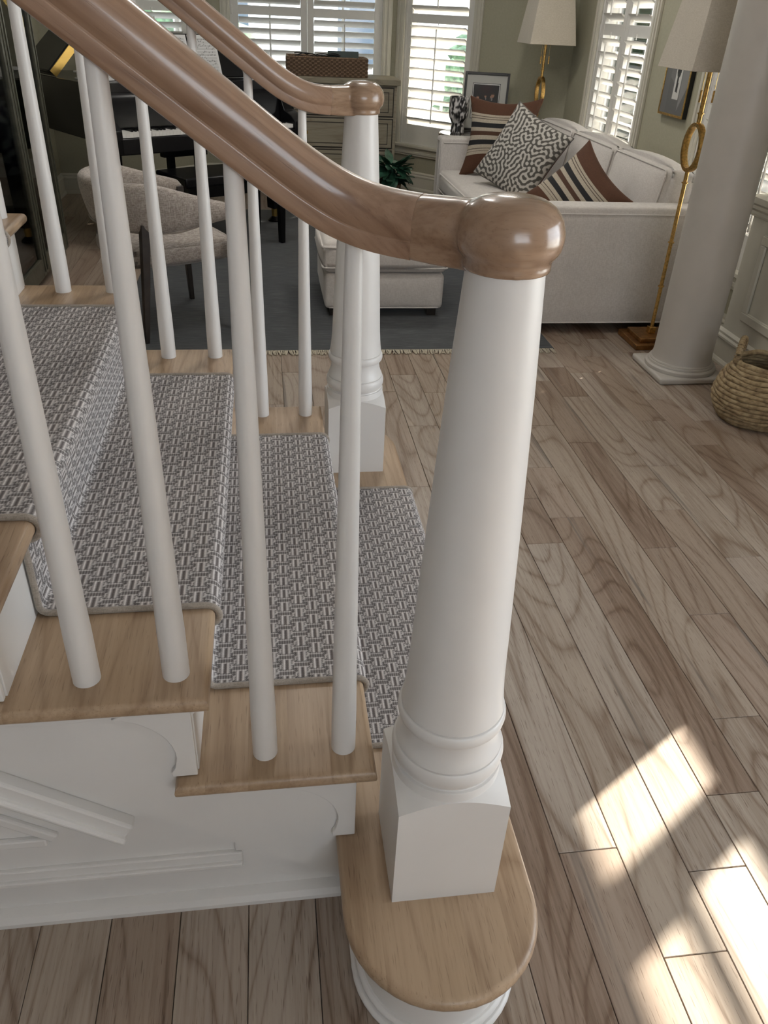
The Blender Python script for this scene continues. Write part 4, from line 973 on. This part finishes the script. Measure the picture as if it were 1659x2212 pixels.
# ------------------------------------------------------------------ side table, vase, framed photo
tt = thing('side_table', 'round side table with a dark polished top beyond the sofa', 'table', (1.80, 5.99, 0))
MB().lathe([(0, .600), (.275, .600), (.285, .606), (.285, .618), (.278, .624), (0, .624)], 56).obj('top', M['tabletop'], tt, smooth=30)
MB().lathe([(.276, .598), (.2875, .601), (.2885, .612), (.2865, .617), (.282, .617), (.276, .605)], 56).obj('edge_band', M['walnut'], tt, smooth=40)
for k in range(4):
    a = k * PI / 2 + .6; MB().tube([(.20 * math.cos(a), .20 * math.sin(a), .60), (.22 * math.cos(a), .22 * math.sin(a), 0)], .014, 10, scale=[1, .7]).obj('leg', M['walnut'], tt)
def speckle(nu, nv):
    z = RNG.normal(0, 1, (nu, nv)); F = np.fft.fft2(z); fu = np.fft.fftfreq(nu) * nu; fv = np.fft.fftfreq(nv) * nv; A, B = np.meshgrid(fu, fv, indexing='ij')
    z = np.real(np.fft.ifft2(F * np.exp(-(A / 22) ** 2 - (B / 15) ** 2))); z /= z.std(); k = 1 / (1 + np.exp(-(z - .25) * 6)); return k[..., None] * np.array([.75, .73, .73]) + (1 - k[..., None]) * np.array([.012, .011, .012])
def lathe_painted(name, prof, nu, nv, colour, mat, parent):
    pr = np.array(prof); L = np.concatenate([[0], np.cumsum(np.hypot(*np.diff(pr, axis=0).T))]); t = np.linspace(0, L[-1], nv); r = np.interp(t, L, pr[:, 0]); z = np.interp(t, L, pr[:, 1])
    a = np.linspace(0, 2 * PI, nu, endpoint=False); P = np.stack([np.cos(a)[:, None] * r, np.sin(a)[:, None] * r, np.repeat(z[None], nu, 0)], -1)
    return link(name, grid_mesh(name, P, colour(nu, nv), mat, True), parent)
va = thing('vase', 'black and white speckled glass vase on the side table', 'vase', (1.655, 5.98, .6245))
lathe_painted('body', [(0, 0), (.052, 0), (.056, .012), (.052, .045), (.050, .070), (.058, .090), (.072, .115), (.078, .150), (.079, .20), (.078, .262), (.074, .264), (.073, .20), (.066, .12), (0, .08)], 96, 90, speckle, M['enamel'], va)
bw_ = thing('dish', 'small cream dish beside the speckled vase', 'dish', (1.79, 5.86, .6245))
MB().lathe([(0, 0), (.025, 0), (.045, .016), (.05, .028), (.046, .028), (.022, .008), (0, .006)], 28).obj('body', M['cream'], bw_)
fp = thing('photo_frame', 'black framed photo of people in dark suits leaning on the side table', 'picture', (1.90, 6.13, .625), math.radians(-12)); fp.rotation_euler = (math.radians(-11), 0, math.radians(-16))
def frame(parent, w_, h_, fw, d, mat):
    f = MB(); f.box(-w_ / 2, -w_ / 2 + fw, -d, 0, 0, h_); f.box(w_ / 2 - fw, w_ / 2, -d, 0, 0, h_); f.box(-w_ / 2 + fw, w_ / 2 - fw, -d, 0, 0, fw); f.box(-w_ / 2 + fw, w_ / 2 - fw, -d, 0, h_ - fw, h_); return f.obj('frame', mat, parent, bevel=.0015)
frame(fp, .36, .43, .018, .022, M['blackframe'])
MB().box(-.165, .165, -.012, -.002, .015, .415).obj('mat_board', M['mat'], fp, smooth=0)
MB().box(-.112, .112, -.0132, -.0118, .092, .352).obj('mat_line', M['blackframe'], fp, smooth=0)
MB().box(-.108, .108, -.0142, -.013, .096, .348).obj('inner_mat', M['paper'], fp, smooth=0)
def suits(U, V):
    C = np.full(U.shape + (3,), .010); C[..., 0] += .018 * np.exp(-((U / .5) ** 2 + ((V - .7) / .4) ** 2))
    for x, y, s, side in ((-.62, .12, .14, 1), (-.02, .22, .11, 1), (.42, .22, .11, -1), (.55, .30, .17, -1)):
        C[((U - x) / (s * 1.9)) ** 2 + ((V - y + s * 4.2) / (s * 3.4)) ** 2 < 1] = (.016, .015, .018)
        C[((U - x - side * s * .35) / (s * .35)) ** 2 + ((V - y + s * 1.5) / (s * .8)) ** 2 < 1] = (.22, .20, .20)
        C[((U - x) / (s * .72)) ** 2 + ((V - y) / s) ** 2 < 1] = (.32, .17, .11)
        C[(((U - x + side * s * .12) / (s * .8)) ** 2 + ((V - y - s * .45) / (s * .75)) ** 2 < 1) & (V > y + s * .35)] = (.03, .018, .012)
    return C
flat('photograph', .205, .21, 110, 120, suits, M['print'], fp, (0, -.0146, .236), None)
MB().box(-.02, .02, 0, .004, 0, .30).obj('easel_back', M['blackframe'], fp, rot=(math.radians(-16), 0, 0), loc=(0, .002, .06))

# picture on the right wall
wp = thing('wall_picture', 'gilt framed grey picture hanging on the wall between the two right windows', 'picture', (2.5, 3.99, .985), -PI / 2)
frame(wp, .325, .43, .013, .030, M['gold'])
MB().box(-.1635, .1635, -.026, 0, -.0005, .4305).obj('frame_side', M['blackframe'], wp, smooth=0)
def grey(U, V):
    C = np.full(U.shape + (3,), .17)
    C[V < -.35 + .35 * np.abs(U - .2)] = .12; C[(U > .45) & (V > -.9 + (U - .45) * 1.2)] = .23
    C[U < -.55] = np.where(V[U < -.55, None] > .35, .42, .14)
    d = (np.abs(U - .12) < .26) & (V > -.62); C[d] = (.62, .62, .60)
    C[((U - .10) / .17) ** 2 + ((V - .12) / .20) ** 2 < 1] = .03
    C[(np.abs(U - .09) < .07) & (V < .05) & (V > -.44)] = .03
    C[(np.abs(U - .16) < .035) & (V < -.20) & (V > -.46)] = .03
    return C
flat('picture_print', .299, .404, 90, 120, grey, M['print'], wp, (0, -.0265, .215), None)

# ------------------------------------------------------------------ dark glazed cabinet at the left, with what it holds
cx = thing('display_cabinet', 'tall dark cabinet with glazed doors at the left wall', 'cabinet', (-1.38, 3.93, 0))
fx, bx, ya, yb2 = .215, -.205, -.62, .62
bd = MB(); bd.box(bx, bx + .02, ya, yb2, .10, 2.1); bd.box(bx, fx - .03, ya, yb2, .10, .14); bd.box(bx, fx, ya, yb2, 2.06, 2.1)
for e0, e1 in ((ya, ya + .03), (yb2 - .03, yb2)):
    bd.box(bx, bx + .05, e0, e1, .10, 2.1); bd.box(fx - .08, fx - .03, e0, e1, .10, 2.1); bd.box(bx + .05, fx - .08, e0, e1, .10, .18); bd.box(bx + .05, fx - .08, e0, e1, 2.0, 2.1)
    MB().box(bx + .05, fx - .08, e0 + .012, e1 - .014, .18, 2.0).obj('side_glass', M['cabglass'], cx, smooth=0)
bd.obj('carcass', M['cab'], cx, bevel=.003)
for z in (.53, .98, 1.42): MB().box(bx + .02, fx - .05, ya + .03, yb2 - .03, z, z + .022).obj('shelf', M['cab'], cx, bevel=.002)
for y0, y1 in ((ya, 0.0), (0.0, yb2)):
    d = MB()
    d.box(fx - .028, fx, y0 + .002, y0 + .062, .06, 2.06); d.box(fx - .028, fx, y1 - .062, y1 - .002, .06, 2.06); d.box(fx - .028, fx, y0 + .062, y1 - .062, .06, .16); d.box(fx - .028, fx, y0 + .062, y1 - .062, 1.96, 2.06)
    d.box(fx, fx + .006, y0 + .018, y0 + .030, .08, 2.04); d.box(fx, fx + .006, y1 - .030, y1 - .018, .08, 2.04)
    dd = d.obj('door', M['cab'], cx, bevel=.003)
    MB().box(fx - .018, fx - .014, y0 + .06, y1 - .06, .15, 1.97).obj('glass', M['cabglass'], dd, smooth=0)
for y in (ya + .04, yb2 - .04):
    for x in (bx + .04, fx - .05): MB().box(x - .03, x + .03, y - .035, y + .035, 0, .10).obj('foot', M['cab'], cx, bevel=.01)
def delft(nu, nv):
    z = RNG.normal(0, 1, (nu, nv)); F = np.fft.fft2(z); fu = np.fft.fftfreq(nu) * nu; fv = np.fft.fftfreq(nv) * nv; A, B = np.meshgrid(fu, fv, indexing='ij'); r = np.hypot(A, B)
    z = np.real(np.fft.ifft2(F * np.exp(-((r - 8) / 5) ** 2))); z /= z.std(); k = (1 / (1 + np.exp(-(z - .1) * 7)))[..., None]
    return k * np.array([.02, .035, .10]) + (1 - k) * np.array([.55, .57, .58])
jar = thing('porcelain_jar', 'blue and white floral porcelain jar inside the dark cabinet', 'jar', (-1.375, 4.22, .553))
lathe_painted('body', [(0, 0), (.085, 0), (.095, .02), (.13, .12), (.145, .20), (.135, .28), (.085, .335), (.075, .345), (.078, .375), (.06, .375), (0, .36)], 90, 100, delft, M['enamel'], jar)
wb = thing('round_basket', 'brown woven round basket low inside the dark cabinet', 'basket', (-1.37, 4.20, .141))
for i in range(9):
    r = .12 + .05 * math.sin(i / 9 * PI); MB().tube([(r * math.cos(a), r * math.sin(a), .014 + i * .022) for a in np.linspace(0, 2 * PI, 33)[:-1]], .0125, 8, True).obj('coil', M['seagrass'], wb)
MB().lathe([(0, .002), (.12, .002), (.12, .012), (0, .012)], 24).obj('basket_floor', M['seagrass'], wb)
